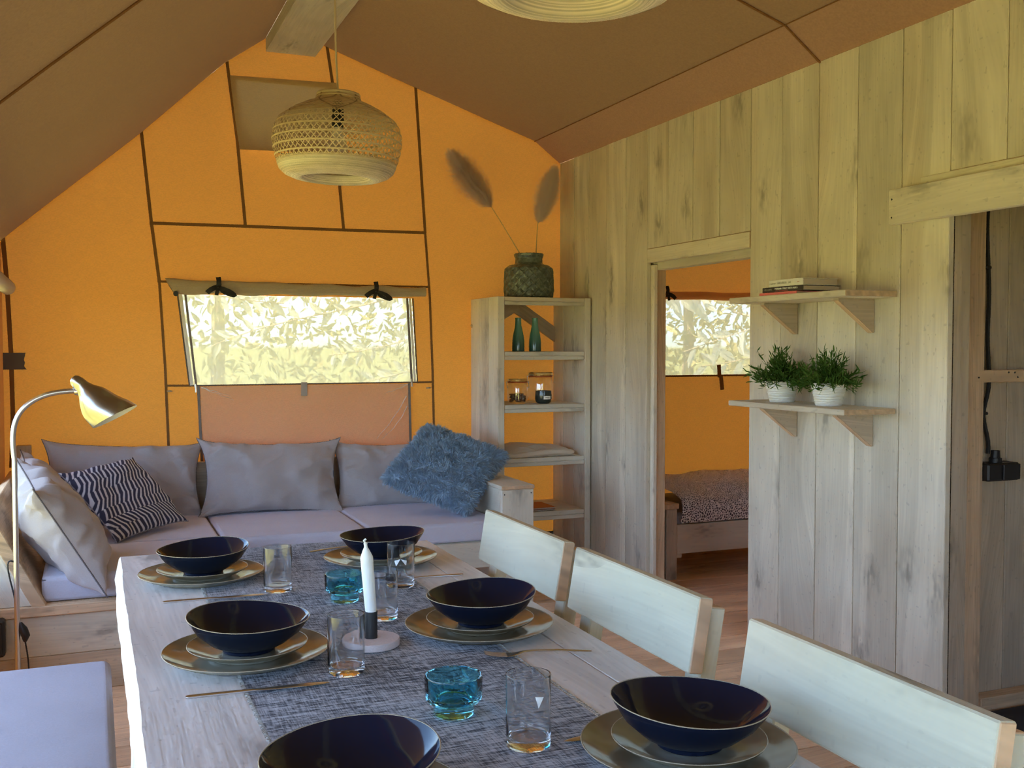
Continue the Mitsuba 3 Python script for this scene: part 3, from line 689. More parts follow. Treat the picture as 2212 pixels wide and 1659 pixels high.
part(flp, 'power_cord', tube(spline([pl(54, 1384), pl(58, 1405), pl(62, 1440), pl(60, 1500), (pole_x+.03, YL+.02, .006), (pole_x+.10, YL+.06, .006)], 24), .003, 6), 'black_plastic')
bx = thing('wall_socket_box', 'black socket box low on the sofa end panel at the left edge', 'socket')
part(bx, 'housing', cbox((-.395, 4.245, .178), (-.318, 4.308, .318), .008), 'black_plastic')
part(bx, 'lid', cbox((-.385, 4.238, .192), (-.328, 4.245, .304), .004), 'black_plastic')

# ================================================================== DINING TABLE, BENCH, CHAIRS
tb = thing('dining_table', 'long rustic whitewashed plank dining table with a live edge', 'table')
TX0, TX1, TY0, TY1, TZ = .063, .926, .62, 3.005, .76
ys = np.linspace(TY0, TY1, 90)
wob = .007*(meshkit.fbm(np.stack([ys*3.1, ys*0, ys*0], 1), 3, 2)-.5)+.0012*(meshkit.noise(np.stack([ys*25, ys*0, ys*0], 1), 3)-.5)
rings = []
for y_, w_ in zip(ys, wob):
    y2 = y_ + (.02 if y_ == ys[-1] else 0)
    rings.append(np.array([(TX0+w_, y2, TZ), (TX0-.004+w_, y2, TZ-.006), (TX0-.016+w_*1.3, y2, TZ-.062), (.235, y2, TZ-.062), (.235, y2, TZ)]))
V, F = loft(rings)
n5 = 5; V = np.vstack([V]); F = np.vstack([F, [[0, 1, 2], [0, 2, 3], [0, 3, 4]], (len(V)-5)+np.array([[0, 2, 1], [0, 3, 2], [0, 4, 3]])])
tri = np.cross(V[F[:, 1]]-V[F[:, 0]], V[F[:, 2]]-V[F[:, 0]]); cen = V[F].mean(1)-np.array([.15, 1.8, .73])
if (tri[:10]*cen[:10]).sum() < 0: F = F[:, ::-1]
part(tb, 'board', (V, F), 'wood_table', False, np.stack([7003+V[:, 1], V[:, 0]+V[:, 2]], 1))
bx_ = [.236, .395, .545, .70, .835, TX1]
for i, (a, b) in enumerate(zip(bx_[:-1], bx_[1:])):
    wood_box(tb, 'board', (a+.0008, TY0+rng.uniform(0, .01), TZ-.06), (b-.0008, TY1-.02-.011*i+rng.uniform(-.002, .002), TZ), 'wood_table', axis=1, c=.002)
for sx in (.13, .78):
    for sy in (.72, 2.80): wood_box(tb, 'leg', (sx, sy, 0), (sx+.09, sy+.09, TZ-.062), 'wood_table', axis=2)
wood_box(tb, 'apron', (.14, .8, TZ-.15), (.17, 2.8, TZ-.063), 'wood_hall', axis=1)
wood_box(tb, 'apron', (.82, .8, TZ-.15), (.85, 2.8, TZ-.063), 'wood_hall', axis=1)
rn = thing('table_runner', 'woven blue-grey linen table runner down the middle of the table', 'runner')
def rn_pt(u, v):
    x0, x1 = .2370+.004*math.sin(v*9), .7270+.006*math.sin(v*7+1)
    return (x0+(x1-x0)*u, .60+(3.012-.60)*v, TZ+.0022+.0012*math.sin(u*11+v*17)*math.sin(v*23))
v, f = grid_sheet(rn_pt, 26, 80); part(rn, 'cloth', (v, f), 'linen_runner', True)
def fringe(x, s):
    r = np.random.default_rng(4); ms = []
    for y_ in np.arange(.62, 2.99, .006):
        a = np.array([x+.004*math.sin((y_-.6)/2.4*9), y_, TZ+.002]); ms.append(tube([a, a+(s*.004, r.normal()*.001, .0005), a+(s*.007, r.normal()*.002, -.0005)], .0008, 4, False))
    return cat(ms)
part(rn, 'fringe', fringe(.2375, -1), 'print_grey', kind='stuff'); part(rn, 'fringe', fringe(.7265, 1), 'print_grey', kind='stuff')

be = thing('bench', 'low plank bench at the left side of the table', 'bench')
for i in range(3): wood_box(be, 'seat_board', (-.365+.131*i, .75, .385), (-.365+.131*i+.129, 3.03, .409), 'wood_raw', axis=1)
for y_ in (.95, 2.75):
    for x_ in (-.34, -.04): wood_box(be, 'leg', (x_, y_, 0), (x_+.06, y_+.06, .384), 'wood_raw', axis=2)
bc = thing('bench_cushion', 'long grey seat pad on the bench at the lower left', 'cushion')
part(bc, 'cover', rounded_slab((-.375, .70, .411), (.036, 3.065, .468), .022, puff=.010), 'fabric_seat_dim', 40)

def chair_tpl():
    """parts around the foot of the back plank's near end: x outward from the table, y along it"""
    P = []
    def w(k, lo, hi, m, axis, to=None, ends=True):
        v, f = cbox(lo, hi, .003); s = np.abs(np.array(hi, float)-lo); o = [x for x in range(3) if x != axis]
        plank_id[0] += 1; off = 20*plank_id[0]+3; q = v-np.minimum(lo, hi)
        uv = np.stack([off+q[:, axis], q[:, o[0]]+q[:, o[1]]+rng.uniform(0, 5)], 1)
        if ends:
            e = np.arange(24) % 3 == axis; uv[e, 1] = 500+q[e][:, o[0]]*.3+q[e][:, o[1]]
        if to is not None: v = tf(v, to)
        P.append((k, ply((v, f), m, False, uv)))
    tilt = M(rot((0, 1, 0), 9.5), (.958, 0, .768))
    w('back_plank', (0, 0, 0), (.030, .50, .135), 'wood_chair', 1, tilt)
    for y_ in (.012, .44):
        w('back_post', (.031, y_, -.36), (.066, y_+.048, .118), 'wood_chair', 2, tilt)
        w('rear_leg', (.925, y_, 0), (.965, y_+.048, .43), 'wood_chair', 2)
        w('front_leg', (.60, y_, 0), (.64, y_+.048, .42), 'wood_chair', 2)
        w('side_rail', (.641, y_+.01, .35), (.924, y_+.035, .42), 'wood_hall', 0)
    for i in range(2): w('seat_plank', (.57+.175*i, .0, .431), (.57+.175*i+.172, .50, .455), 'wood_chair', 1)
    return P
for y0, lab in ((2.092, 'whitewashed wooden chair at the far end of the table side, nearest the sofa'), (1.530, 'whitewashed wooden chair in the middle of the right table side'), (.886, 'whitewashed wooden chair nearest the viewer at the lower right')):
    k = thing('dining_chair', lab, 'chair', 'plank dining chairs along the right side of the table')
    for nm, sh in chair_tpl(): put(k, nm, sh, to=M(None, (0, y0, 0)))

# ================================================================== TABLEWARE
def tilt_bowl(prof, n=72, amp=.0, ph=0., oval=.0):
    v, f = lathe(prof, n); a = np.arctan2(v[:, 1], v[:, 0]); h = np.clip(v[:, 2]/.06, 0, 1)
    v[:, 2] += h**2*(amp*np.cos(a-ph)+.4*amp*np.cos(2*a-ph*1.7)); s = 1+oval*h*np.cos(2*(a-ph)); v[:, 0] *= s; v[:, 1] *= s
    return v, f
BOWL = tilt_bowl([(0, .004), (.038, .004), (.040, 0), (.047, 0), (.048, .005), (.070, .016), (.093, .035), (.108, .056), (.1112, .0618), (.1098, .0622), (.106, .0565), (.088, .036), (.062, .018), (.03, .011), (0, .010)], amp=.005, ph=.3, oval=.012)
def ring_tube(R, z, r, amp=0., ph=0., oval=0., n=72):
    a = np.linspace(0, 2*np.pi, n+1); h = 1.
    x = R*(1+oval*np.cos(2*(a-ph))); return tube(np.stack([x*np.cos(a), x*np.sin(a), z+amp*np.cos(a-ph)+.4*amp*np.cos(2*a-ph*1.7)], 1), r, 6, False)
BOWL_RIM = ring_tube(.1108, .0622, .0009, .005, .3, .012)
DISH = tilt_bowl([(0, .003), (.06, .003), (.064, 0), (.07, 0), (.072, .004), (.092, .010), (.108, .019), (.1095, .021), (.1075, .0215), (.09, .014), (.066, .008), (0, .007)], amp=.001)
PLATE = tilt_bowl([(0, .003), (.09, .003), (.095, 0), (.102, 0), (.105, .004), (.130, .009), (.149, .018), (.1508, .0195), (.149, .0205), (.128, .0125), (.10, .0075), (0, .0065)], amp=.0015, ph=1.)
DISH_RIM, PLATE_RIM = ring_tube(.1088, .0213, .0008), ring_tube(.1502, .0203, .0009, .0002, 1.)
SH = {k: ply(m_, b_, s_) for k, m_, b_, s_ in (('bowl', BOWL, 'ceramic_navy', 40), ('bowl_rim', BOWL_RIM, 'ceramic_rim', True), ('dish', DISH, 'ceramic_taupe', 40), ('dish_rim', DISH_RIM, 'ceramic_rim', True), ('plate', PLATE, 'ceramic_taupe', 40), ('plate_rim', PLATE_RIM, 'ceramic_rim', True))}
spots = [((.245, 2.645), .5, 'at the far left place setting, nearest the sofa corner'), ((.258, 1.935), 2.1, 'at the near left place setting beside the candle'),
         ((.708, 2.665), -.4, 'at the far right place setting, behind the white candle'), ((.722, 1.945), .2, 'in front of the second chair'),
         ((.772, 1.235), 2.6, 'at the near right place setting, lower right of the picture'), ((.285, 1.235), .3, 'cut off by the bottom edge of the picture')]
for (x, y_), ph, w_ in spots:
    R = rot((0, 0, 1), math.degrees(ph)); z0 = TZ+.0036
    k = thing('dinner_plate', f'large glossy taupe dinner plate {w_}', 'plate', 'taupe dinner plates'); put(k, 'body', SH['plate'], to=M(R, (x, y_, z0))); put(k, 'rim', SH['plate_rim'], to=M(R, (x, y_, z0)), label='pale unglazed rim')
    k = thing('side_plate', f'smaller glossy taupe plate stacked {w_}', 'plate', 'taupe side plates'); put(k, 'body', SH['dish'], to=M(R, (x+.002, y_, z0+.0078))); put(k, 'rim', SH['dish_rim'], to=M(R, (x+.002, y_, z0+.0078)), label='pale unglazed rim')
    k = thing('bowl', f'deep navy glazed bowl {w_}', 'bowl', 'navy bowls'); put(k, 'body', SH['bowl'], to=M(R, (x+.004, y_, z0+.0162))); put(k, 'rim', SH['bowl_rim'], to=M(R, (x+.004, y_, z0+.0162)), label='thin pale rim')
GL = ply(lathe([(0, 0), (.029, 0), (.0318, .002), (.0325, .006), (.0328, .05), (.033, .1042), (.0324, .1052), (.0315, .1046), (.0311, .05), (.0305, .018), (.027, .0135), (0, .0125)], 64), 'glass', 40)
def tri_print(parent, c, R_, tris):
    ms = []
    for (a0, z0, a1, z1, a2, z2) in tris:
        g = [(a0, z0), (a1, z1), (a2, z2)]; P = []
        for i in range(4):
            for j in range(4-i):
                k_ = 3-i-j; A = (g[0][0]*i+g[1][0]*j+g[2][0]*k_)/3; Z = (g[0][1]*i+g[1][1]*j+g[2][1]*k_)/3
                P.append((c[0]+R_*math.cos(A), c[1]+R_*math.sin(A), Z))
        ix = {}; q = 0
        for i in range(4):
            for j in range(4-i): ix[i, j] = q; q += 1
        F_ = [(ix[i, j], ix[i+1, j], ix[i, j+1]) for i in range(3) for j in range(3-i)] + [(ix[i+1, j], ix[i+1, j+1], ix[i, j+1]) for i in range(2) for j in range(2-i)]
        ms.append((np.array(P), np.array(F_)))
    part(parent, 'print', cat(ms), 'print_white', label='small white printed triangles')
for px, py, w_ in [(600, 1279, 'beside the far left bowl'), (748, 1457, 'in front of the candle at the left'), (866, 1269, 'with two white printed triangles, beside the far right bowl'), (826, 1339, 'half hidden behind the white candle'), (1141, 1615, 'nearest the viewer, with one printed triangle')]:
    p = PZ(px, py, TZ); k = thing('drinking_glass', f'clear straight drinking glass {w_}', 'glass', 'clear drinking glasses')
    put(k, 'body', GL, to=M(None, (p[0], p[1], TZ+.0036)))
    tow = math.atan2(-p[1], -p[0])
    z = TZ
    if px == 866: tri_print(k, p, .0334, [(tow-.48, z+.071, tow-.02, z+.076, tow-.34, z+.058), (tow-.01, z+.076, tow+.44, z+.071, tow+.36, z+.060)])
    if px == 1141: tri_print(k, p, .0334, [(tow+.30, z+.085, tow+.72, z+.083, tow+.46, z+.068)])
TL = lathe([(0, 0), (.028, 0), (.031, .002), (.032, .010), (.0325, .018), (.040, .022), (.0445, .028), (.0455, .045), (.0455, .061), (.0445, .0635), (.0415, .0625), (.040, .045), (.037, .032), (.026, .0265), (.0245, .020), (0, .0195)], 64)
TLS = ply(TL, 'glass_blue', 35)
for px, py, w_ in ((745, 1303, 'behind the candle'), (980, 1550, 'in the foreground beside the nearest drinking glass')):
    p = PZ(px, py-2, TZ); k = thing('tealight_holder', f'thick blue glass tealight holder {w_}', 'candle holder', 'blue glass tealight holders'); put(k, 'body', TLS, to=M(None, (p[0], p[1], TZ+.0036)))
p = PZ(802, 1397, TZ); c0 = np.array([p[0], p[1], TZ+.0036])
ch = thing('candle_holder', 'pale round stone candle holder with a black tube', 'candle holder')
part(ch, 'base', (lambda q: (q[0]+c0, q[1]))(lathe([(0, 0), (.0535, 0), (.055, .0015), (.055, .0128), (.0535, .0142), (0, .0142)], 56)), 'stone_pink', 35)
part(ch, 'tube', (lambda q: (q[0]+c0, q[1]))(lathe([(0, .0143), (.0122, .0143), (.0122, .066), (.011, .066), (.011, .0600), (0, .0600)], 32)), 'black_metal', 35)
cd = thing('candle', 'white taper candle in the black stone-footed holder', 'candle')
dv = np.array([-.075, .0, 1]); 
part(cd, 'wax', turn(lathe([(0, 0), (.0105, 0), (.0112, .02), (.0118, .06), (.0123, .108), (.0120, .112), (.0072, .124), (.0036, .131), (.003, .135), (.0040, .1385), (.0015, .141), (0, .1415)], 32), dv, c0+(.0, 0, .0605)), 'wax_white', 35)
q = c0+(.0, 0, .0605)+dv/np.linalg.norm(dv)*.139
part(cd, 'wick', tube([q, q+(-.003, 0, .005), q+(.001, 0, .008)], .0022, 6), 'wax_white')

def knife_mesh():
    """along +x, handle end at 0, tip at .235"""
    S = [(0, .0035, .002), (.004, .0052, .0031), (.05, .0046, .003), (.105, .004, .0026), (.118, .0056, .0014), (.15, .0085, .0009), (.20, .0092, .0007), (.225, .006, .0006), (.235, .0006, .0005)]
    R = []
    for x, a, b in S:
        t = np.arange(12)*2*np.pi/12; R.append(np.stack([np.full(12, x), a*np.cos(t), b*np.sin(t)+.0032], 1))
    V, F = loft(R); n = len(V); V = np.vstack([V, [[0, 0, .0032]], [[.2355, 0, .0032]]]); j = np.arange(12); k = (j+1) % 12
    return V, np.vstack([F, np.stack([np.full(12, n), k, j], 1), np.stack([np.full(12, n+1), n-12+j, n-12+k], 1)])
def fork_mesh():
    S = [(0, .0045, .0016, .004), (.004, .0062, .002, .004), (.06, .0042, .0019, .0075), (.11, .0030, .0018, .0085), (.128, .0032, .0017, .0075), (.140, .0085, .0013, .0045), (.152, .0118, .0011, .0025), (.162, .0122, .0010, .0022)]
    R = []
    for x, a, b, z in S:
        t = np.arange(12)*2*np.pi/12; R.append(np.stack([np.full(12, x), a*np.cos(t), b*np.sin(t)+z], 1))
    V, F = loft(R); n = len(V); V = np.vstack([V, [[0, 0, .004]], [[.1625, 0, .0022]]]); j = np.arange(12); k = (j+1) % 12
    ms = [(V, np.vstack([F, np.stack([np.full(12, n), k, j], 1), np.stack([np.full(12, n+1), n-12+j, n-12+k], 1)]))]
    for y_ in (-.0102, -.0034, .0034, .0102): ms.append(tube([(.161, y_, .0022), (.18, y_, .0032), (.198, y_*.95, .0068), (.203, y_*.93, .0085)], [.0017, .0016, .0014, .0006], 6))
    return cat(ms)
KN, FK = ply(knife_mesh(), 'steel', 40), ply(fork_mesh(), 'steel', 40)
def lay(kind, sh, a, b, label, grp, x0=0.):
    a, b = np.array([*a, TZ+.004]), np.array([*b, TZ+.004]); k = thing(kind, label, kind, grp)
    put(k, 'body', sh, to=M(frame(b-a, np.cross([0, 0, 1], b-a)), a))
lay('knife', KN, (.139, 2.417), (.372, 2.410), 'steel table knife in front of the far left plate', 'table knives')
lay('knife', KN, (.134, 1.742), (.368, 1.729), 'steel table knife in front of the near left plate', 'table knives')
lay('knife', KN, (.862, 1.352), (.632, 1.337), 'steel table knife whose tip shows left of the nearest plate', 'table knives')
lay('knife', KN, (.858, 2.429), (.640, 2.452), 'steel table knife beside the far right plate', 'table knives')
lay('fork', FK, (.864, 1.722), (.668, 1.772), 'steel fork with its head under the middle right plate', 'forks')
lay('fork', FK, (.132, 2.800), (.325, 2.775), 'steel fork peeking out behind the far left bowl', 'forks')
lay('fork', FK, (.555, 2.86), (.75, 2.88), 'steel fork peeking out behind the far right bowl', 'forks')

# ================================================================== BOOKCASE AND WHAT STANDS ON IT
bk = thing('bookcase', 'tall narrow open bookcase of pale boards in the corner', 'bookcase')
YB, XB0, XB1 = 5.48, 2.15, 2.742
for i in range(3): wood_box(bk, 'side_board', (XB0, YB+.152*i, 0), (XB0+.040, YB+.152*i+.1505, 1.632), 'wood_pale', axis=2)
for i in range(3): wood_box(bk, 'side_board', (XB1-.038, YB+.152*i, 0), (XB1, YB+.152*i+.1505, 1.632), 'wood_pale', axis=2)
for zt, th in ((1.630, .046), (1.314, .048), (1.006, .046), (.694, .048), (.376, .052)):
    for i in range(3): wood_box(bk, 'shelf_board', (XB0+.041, YB+.004+.149*i, zt-th*.52), (XB1-.039, YB+.004+.149*i+.148, zt), 'wood_pale', axis=0)
    wood_box(bk, 'shelf_lip', (XB0+.041, YB+.006, zt-th), (XB1-.039, YB+.034, zt-th*.53), 'wood_pale', axis=0)
for a, b in (((2.43, 1.60), (2.735, 1.40)), ((2.43, 1.60), (2.16, 1.44))):
    a, b = np.array(a), np.array(b); L = np.linalg.norm(b-a); d = (b-a)/L
    R = frame((d[0], 0, d[1]), (0, 1, 0)); wood_box(bk, 'brace', (-.02, .0, -.04), (L, .02, .04), 'wood_hall', axis=0, to=M(R, (a[0], 5.905, a[1])))
vs = thing('vase', 'dark green-grey ceramic vase with a raised lattice on the bookcase', 'vase')
def vase_mesh():
    S = np.array([(0, 0), (.135, 0), (.146, .012), (.150, .05), (.149, .10), (.147, .16), (.142, .187), (.125, .202), (.092, .210), (.084, .218), (.083, .245), (.090, .262), (.091, .272), (.086, .276), (.078, .268), (.074, .24), (.08, .2), (.13, .17), (.13, .02), (0, .014)])*.98
    k = np.linspace(0, len(S)-1, 20*8-7); P = np.stack([np.interp(k, np.arange(len(S)), S[:, i]) for i in (0, 1)], 1)
    v, f = lathe(P, 288); a = np.arctan2(v[:, 1], v[:, 0]); z = v[:, 2]; r = np.hypot(v[:, 0], v[:, 1])
    p = a/(2*np.pi)*16; q = z/.056
    m = (z > .006) & (z < .182) & (r > .134)
    l = np.minimum(np.abs((p+q+.5) % 1-.5), np.abs((p-q+.5) % 1-.5)); l2 = np.maximum(np.abs((p+q) % 1-.5), np.abs((p-q) % 1-.5))
    d = np.where(m, .0055*np.clip(1-l/.13, 0, 1)**.6+.0022*np.clip(1-np.abs(l2-.2)/.1, 0, 1), 0)
    v[:, 0] *= 1+d/np.maximum(r, .01); v[:, 1] *= 1+d/np.maximum(r, .01)
    return v, f
v, f = vase_mesh(); VC = np.array([2.435, 5.70, 1.6305]); part(vs, 'body', (v+VC, f), 'ceramic_vase', 40)
def plume(a, b, r, n, seed):
    rg = np.random.default_rng(seed); a, b = np.array(a), np.array(b); d = (b-a)/np.linalg.norm(b-a); t = rg.uniform(0, 1, n)**.9
    e1 = np.cross(d, [0, 1, 0]); e1 /= np.linalg.norm(e1); e2 = np.cross(d, e1); an = rg.uniform(0, 2*np.pi, n)
    o = np.cos(an)[:, None]*e1+np.sin(an)[:, None]*e2; prof = np.sin(np.pi*np.clip(t*.86+.1, 0, 1))**.7
    p = a+(b-a)*t[:, None]; L = np.linalg.norm(b-a)
    tip = p + o*(r*prof*rg.uniform(.55, 1.1, n))[:, None] + d*(L*.16*rg.uniform(.5, 1.2, n))[:, None] + np.array([0, 0, -.006])
    mid = p*.45+tip*.55+o*(.16*r*prof)[:, None]; s = np.cross(o, d); w = .0009
    V = np.stack([p+s*w, p-s*w, mid+s*w, mid-s*w, tip], 1).reshape(-1, 3); i = np.arange(n)[:, None]*5
    return V, np.vstack([i+[0, 1, 3], i+[0, 3, 2], i+[2, 3, 4]])
for tip, mid, foot, r, lab in ((PY(979, 338, 5.66), PY(1062, 448, 5.68), PY(1122, 546, 5.69), .115, 'tall pampas plume leaning left out of the vase'), (PY(1196, 372, 5.76), PY(1162, 482, 5.73), PY(1158, 546, 5.71), .09, 'shorter pampas plume upright beside the partition')):
    k = thing('pampas_stem', lab, 'dried grass', 'dried pampas stems in the vase')
    ft = foot+(foot-mid)/np.linalg.norm(foot-mid)*.06
    part(k, 'stem', tube(spline([ft, foot, mid, mid*.3+tip*.7], 16), np.linspace(.0032, .0012, 16), 6), 'pampas_stem')
    part(k, 'plume', plume(mid, tip, r, 5200, int(r*1000)), 'pampas_plume', kind='stuff', label='fluffy grey-brown plume')
BOT = ply(lathe([(0, 0), (.033, 0), (.0365, .003), (.037, .02), (.036, .06), (.032, .095), (.024, .13), (.0185, .155), (.0175, .192), (.019, .194), (.019, .199), (.015, .1995), (.0135, .19), (0, .185)], 40), 'bottle_green', 40)
for x, lab in ((2.350, 'left one of the two dark green bottles on the bookcase'), (2.458, 'right one of the two dark green bottles on the bookcase')):
    k = thing('bottle', lab, 'bottle', 'dark green glass bottles'); put(k, 'body', BOT, to=M(None, (x, 5.66, 1.3145)))
    part(k, 'mouth', (lambda q: (q[0]+np.array([x, 5.66, 1.3145]), q[1]))(ring_tube(.017, .199, .002, n=24)), 'bottle_green', True)
def jar(x, y_, z, s, fill, lab):
    k = thing('storage_jar', lab, 'jar', None); c = np.array([x, y_, z]); S = lambda P: [(r*s, h*s) for r, h in P]
    part(k, 'glass', (lambda q: (q[0]+c, q[1]))(lathe(S([(0, 0), (.052, 0), (.058, .006), (.060, .03), (.060, .085), (.055, .108), (.050, .116), (.0475, .116), (.0525, .106), (.057, .083), (.057, .03), (.054, .012), (.048, .008), (0, .008)]), 48)), 'glass_thin', 40)
    lid = part(k, 'lid', (lambda q: (q[0]+c, q[1]))(lathe(S([(0, .121), (.053, .121), (.056, .124), (.056, .134), (.05, .138), (0, .139)]), 48)), 'glass_smoke', 40, label='glass lid with rubber seal')
    part(lid, 'seal', (lambda q: (q[0]+c, q[1]))(ring_tube(.052*s, .1185*s, .003*s, n=36)), 'book_orange', True)
    for sg in (-1, 1):
        P = spline([(sg*.054*s, 0, .112*s), (sg*.068*s, -.004, .122*s), (sg*.066*s, -.006, .105*s), (sg*.063*s, -.01, .085*s), (sg*.070*s, -.012, .095*s)], 14)+c
        part(k, 'wire_clip', tube(P, .0016, 6), 'steel')
    r = np.random.default_rng(int(x*1000)); ms = []
    for i in range(fill):
        a, rr = r.uniform(0, 6.28), .048*s*math.sqrt(r.uniform(0, 1)); h = .012+r.uniform(0, .04)*s
        ic = trimesh.creation.icosphere(1, r.uniform(.006, .012)); ms.append((np.array(ic.vertices)*[1, .7, .6]+c+[rr*math.cos(a)*.88, rr*math.sin(a)*.88, h], np.array(ic.faces)))
    if ms: part(k, 'contents', cat(ms), 'potpourri', kind='stuff', label='brown dried potpourri')
jar(2.345, 5.66, 1.0065, 1.06, 90, 'short clip-top glass jar of brown potpourri')
jar(2.522, 5.72, 1.0065, 1.32, 0, 'taller clip-top glass jar behind the dark candle glass')
k = thing('candle_glass', 'small dark glass candle with a white paper label', 'candle'); c = np.array([2.478, 5.58, 1.0065])
part(k, 'body', (lambda q: (q[0]+c, q[1]))(lathe([(0, 0), (.032, 0), (.045, .010), (.050, .03), (.049, .055), (.047, .076), (.0445, .076), (.045, .058), (0, .056)], 48)), 'jar_candle', 40)
lb = grid_sheet(lambda u, v: (c[0]+.0505*math.cos(-1.95+.95*u), c[1]+.0505*math.sin(-1.95+.95*u), c[2]+.026+.020*v), 10, 3); part(k, 'paper_label', lb, 'print_white', True)
lb = grid_sheet(lambda u, v: (c[0]+.0508*math.cos(-1.78+.6*u), c[1]+.0508*math.sin(-1.78+.6*u), c[2]+.034+.004*v), 8, 2); part(k, 'lettering', lb, 'print_grey', True)
k = thing('blanket', 'folded cream throw blanket on the bookcase shelf', 'blanket')
def throw(layer):
    n, m_ = 40, 24
    def top(u, v):
        x = 2.205+.455*u; y_ = 5.515+.37*v; e = min(1, 6*min(u, 1-u))**.5*min(1, 6*min(v, 1-v))**.5
        hgt = (.045+.022*math.exp(-((u-.52)/.16)**2)*(v > .3)*1.2+.012*math.sin(u*8+layer)+.006*math.sin(u*19+v*9))*e
        return (x+.01*math.sin(v*7), y_-.012*math.sin(u*6), .6955+max(hgt, .001)+layer*.001)
    v1, f1 = grid_sheet(top, n, m_); v2 = v1.copy(); v2[:, 2] = .6955
    return cat([(v1, f1), (v2, f1[:, ::-1])])
part(k, 'cloth', throw(0), 'blanket_cream', True)
part(k, 'fold', tube(spline([(2.21, 5.512, .715), (2.33, 5.506, .712), (2.45, 5.503, .722), (2.56, 5.506, .722), (2.65, 5.52, .718)], 20), [.016]*19+[.008], 10), 'blanket_cream', True)
for i, (z, x0, mm, lab) in enumerate(((.3765, 2.22, 'book_black', 'dark magazine lying under the orange one at the bottom of the bookcase'), (.387, 2.225, 'book_orange', 'thin orange-covered magazine on the bottom bookcase shelf'))):
    k = thing('magazine', lab, 'magazine', None); part(k, 'pages', cbox((x0+.002, 5.504, z+.001), (x0+.298, 5.72, z+.0085), .001), 'paper_page')
    part(k, 'cover', cat([cbox((x0, 5.50, z+.0086), (x0+.30, 5.722, z+.0098), .0003), cbox((x0, 5.50, z), (x0+.30, 5.722, z+.0009), .0003)]), mm)

# ================================================================== WALL SHELVES, BOOKS, PLANTS
def wall_shelf(z, th, lab, t=0.):
    k = thing('wall_shelf', lab, 'shelf', 'pale board shelves on the partition')
    v, f = cbox((2.51, 2.978, z-th), (2.749, 3.708, z), .003)
    wood_box(k, 'board', (2.51, 2.978, z-th), (2.749, 3.708, z), 'wood_wall', axis=1)
    for y_ in (3.555, 3.098):
        d, h = .17, .128; zt = z-th-.0005
        P = np.array([(2.749, y_, zt), (2.749-d, y_, zt), (2.749-d, y_, zt-.008), (2.749-.006, y_, zt-h), (2.749, y_, zt-h)]); Q = P+[0, .026, 0]
        F = [(0, 1, 2), (0, 2, 3), (0, 3, 4)]; F2 = [(b+5, a+5, c_+5) for a, b, c_ in F]
        V = np.vstack([P, Q]); S = []
        for i in range(5): j = (i+1) % 5; S += [(i, j+5, j), (i, i+5, j+5)]
        bkt = part(k, 'bracket', (V, np.array(F+F2+S)), 'wood_hall', False, np.stack([20*900+V[:, 0], V[:, 2]], 1))
        D = np.array([(2.749-d, zt-.008), (2.749-.006, zt-h)]); L = np.linalg.norm(D[1]-D[0]); dd = (D[1]-D[0])/L
        R = frame((dd[0], 0, dd[1]), (0, 1, 0)); R[:, 2] = np.cross(R[:, 0], R[:, 1])
        nrm = np.array([-dd[1], 0, dd[0]]); nrm = nrm if nrm[0] < 0 else -nrm
        wood_box(bkt, 'edge', (0, 0, -.0008), (L, .026, .0008), 'wood_raw', axis=0, c=.0003, ends=False, to=M(R, np.array([D[0][0], y_, D[0][1]])+nrm*.001))
    return k
wall_shelf(1.548, .024, 'upper wall shelf carrying three books')
wall_shelf(1.114, .022, 'lower wall shelf carrying two potted plants')
def text(parent, s, h, p, depth=.0006, m='print_white', bold=False, squeeze=1.):
    t = meshkit.text_mesh(s, h, depth, bold); v = np.array(t.vertices); v[:, 0] *= squeeze
    # the spine faces -x and reads from far to near
    part(parent, 'lettering', (np.stack([p[0]-v[:, 2], p[1]-v[:, 0], p[2]+v[:, 1]], 1), np.array(t.faces)), m)
def book(x0, x1, y0, y1, z0, z1, m, lab):
    k = thing('book', lab, 'book', 'books on the upper wall shelf'); t = .0022
    part(k, 'pages', cbox((x0+.004, y0+.003, z0+t), (x1-.006, y1-.003, z1-t), .0008), 'paper_page')
    k2 = part(k, 'cover', cat([cbox((x0, y0, z0), (x1, y1, z0+t), .0006), cbox((x0, y0, z1-t), (x1, y1, z1), .0006), cbox((x0-.001, y0, z0), (x0+.003, y1, z1), .0012)]), m)
    return k2
zb = 1.5485
book(2.548, 2.70, 3.305, 3.545, zb, zb+.0125, 'book_pink', 'thin pink book at the bottom of the shelf stack')
k = book(2.556, 2.738, 3.275, 3.535, zb+.013, zb+.034, 'book_black', 'black book in the middle of the shelf stack')
text(k, 'PORTUGAL STREET WHITE ROSES', .0068, (2.5546, 3.452, zb+.0225), bold=True, squeeze=.93)
text(k, 'JAMES MARTIN', .005, (2.5546, 3.523, zb+.022), m='print_grey')
text(k, 'contemporary living in the house of the south', .0028, (2.5546, 3.450, zb+.0165), m='book_pink')
k = book(2.558, 2.732, 3.278, 3.494, zb+.0345, zb+.062, 'book_white', 'thick pale grey book on top of the shelf stack')
text(k, 'a summer', .0065, (2.5566, 3.490, zb+.045), m='print_grey'); text(k, 'Barcelona', .0115, (2.5566, 3.438, zb+.0445), m='print_grey', squeeze=.8); text(k, 'pot', .008, (2.5566, 3.368, zb+.0455), m='print_grey')
text(k, 'a r t', .005, (2.5566, 3.312, zb+.046), m='book_orange')
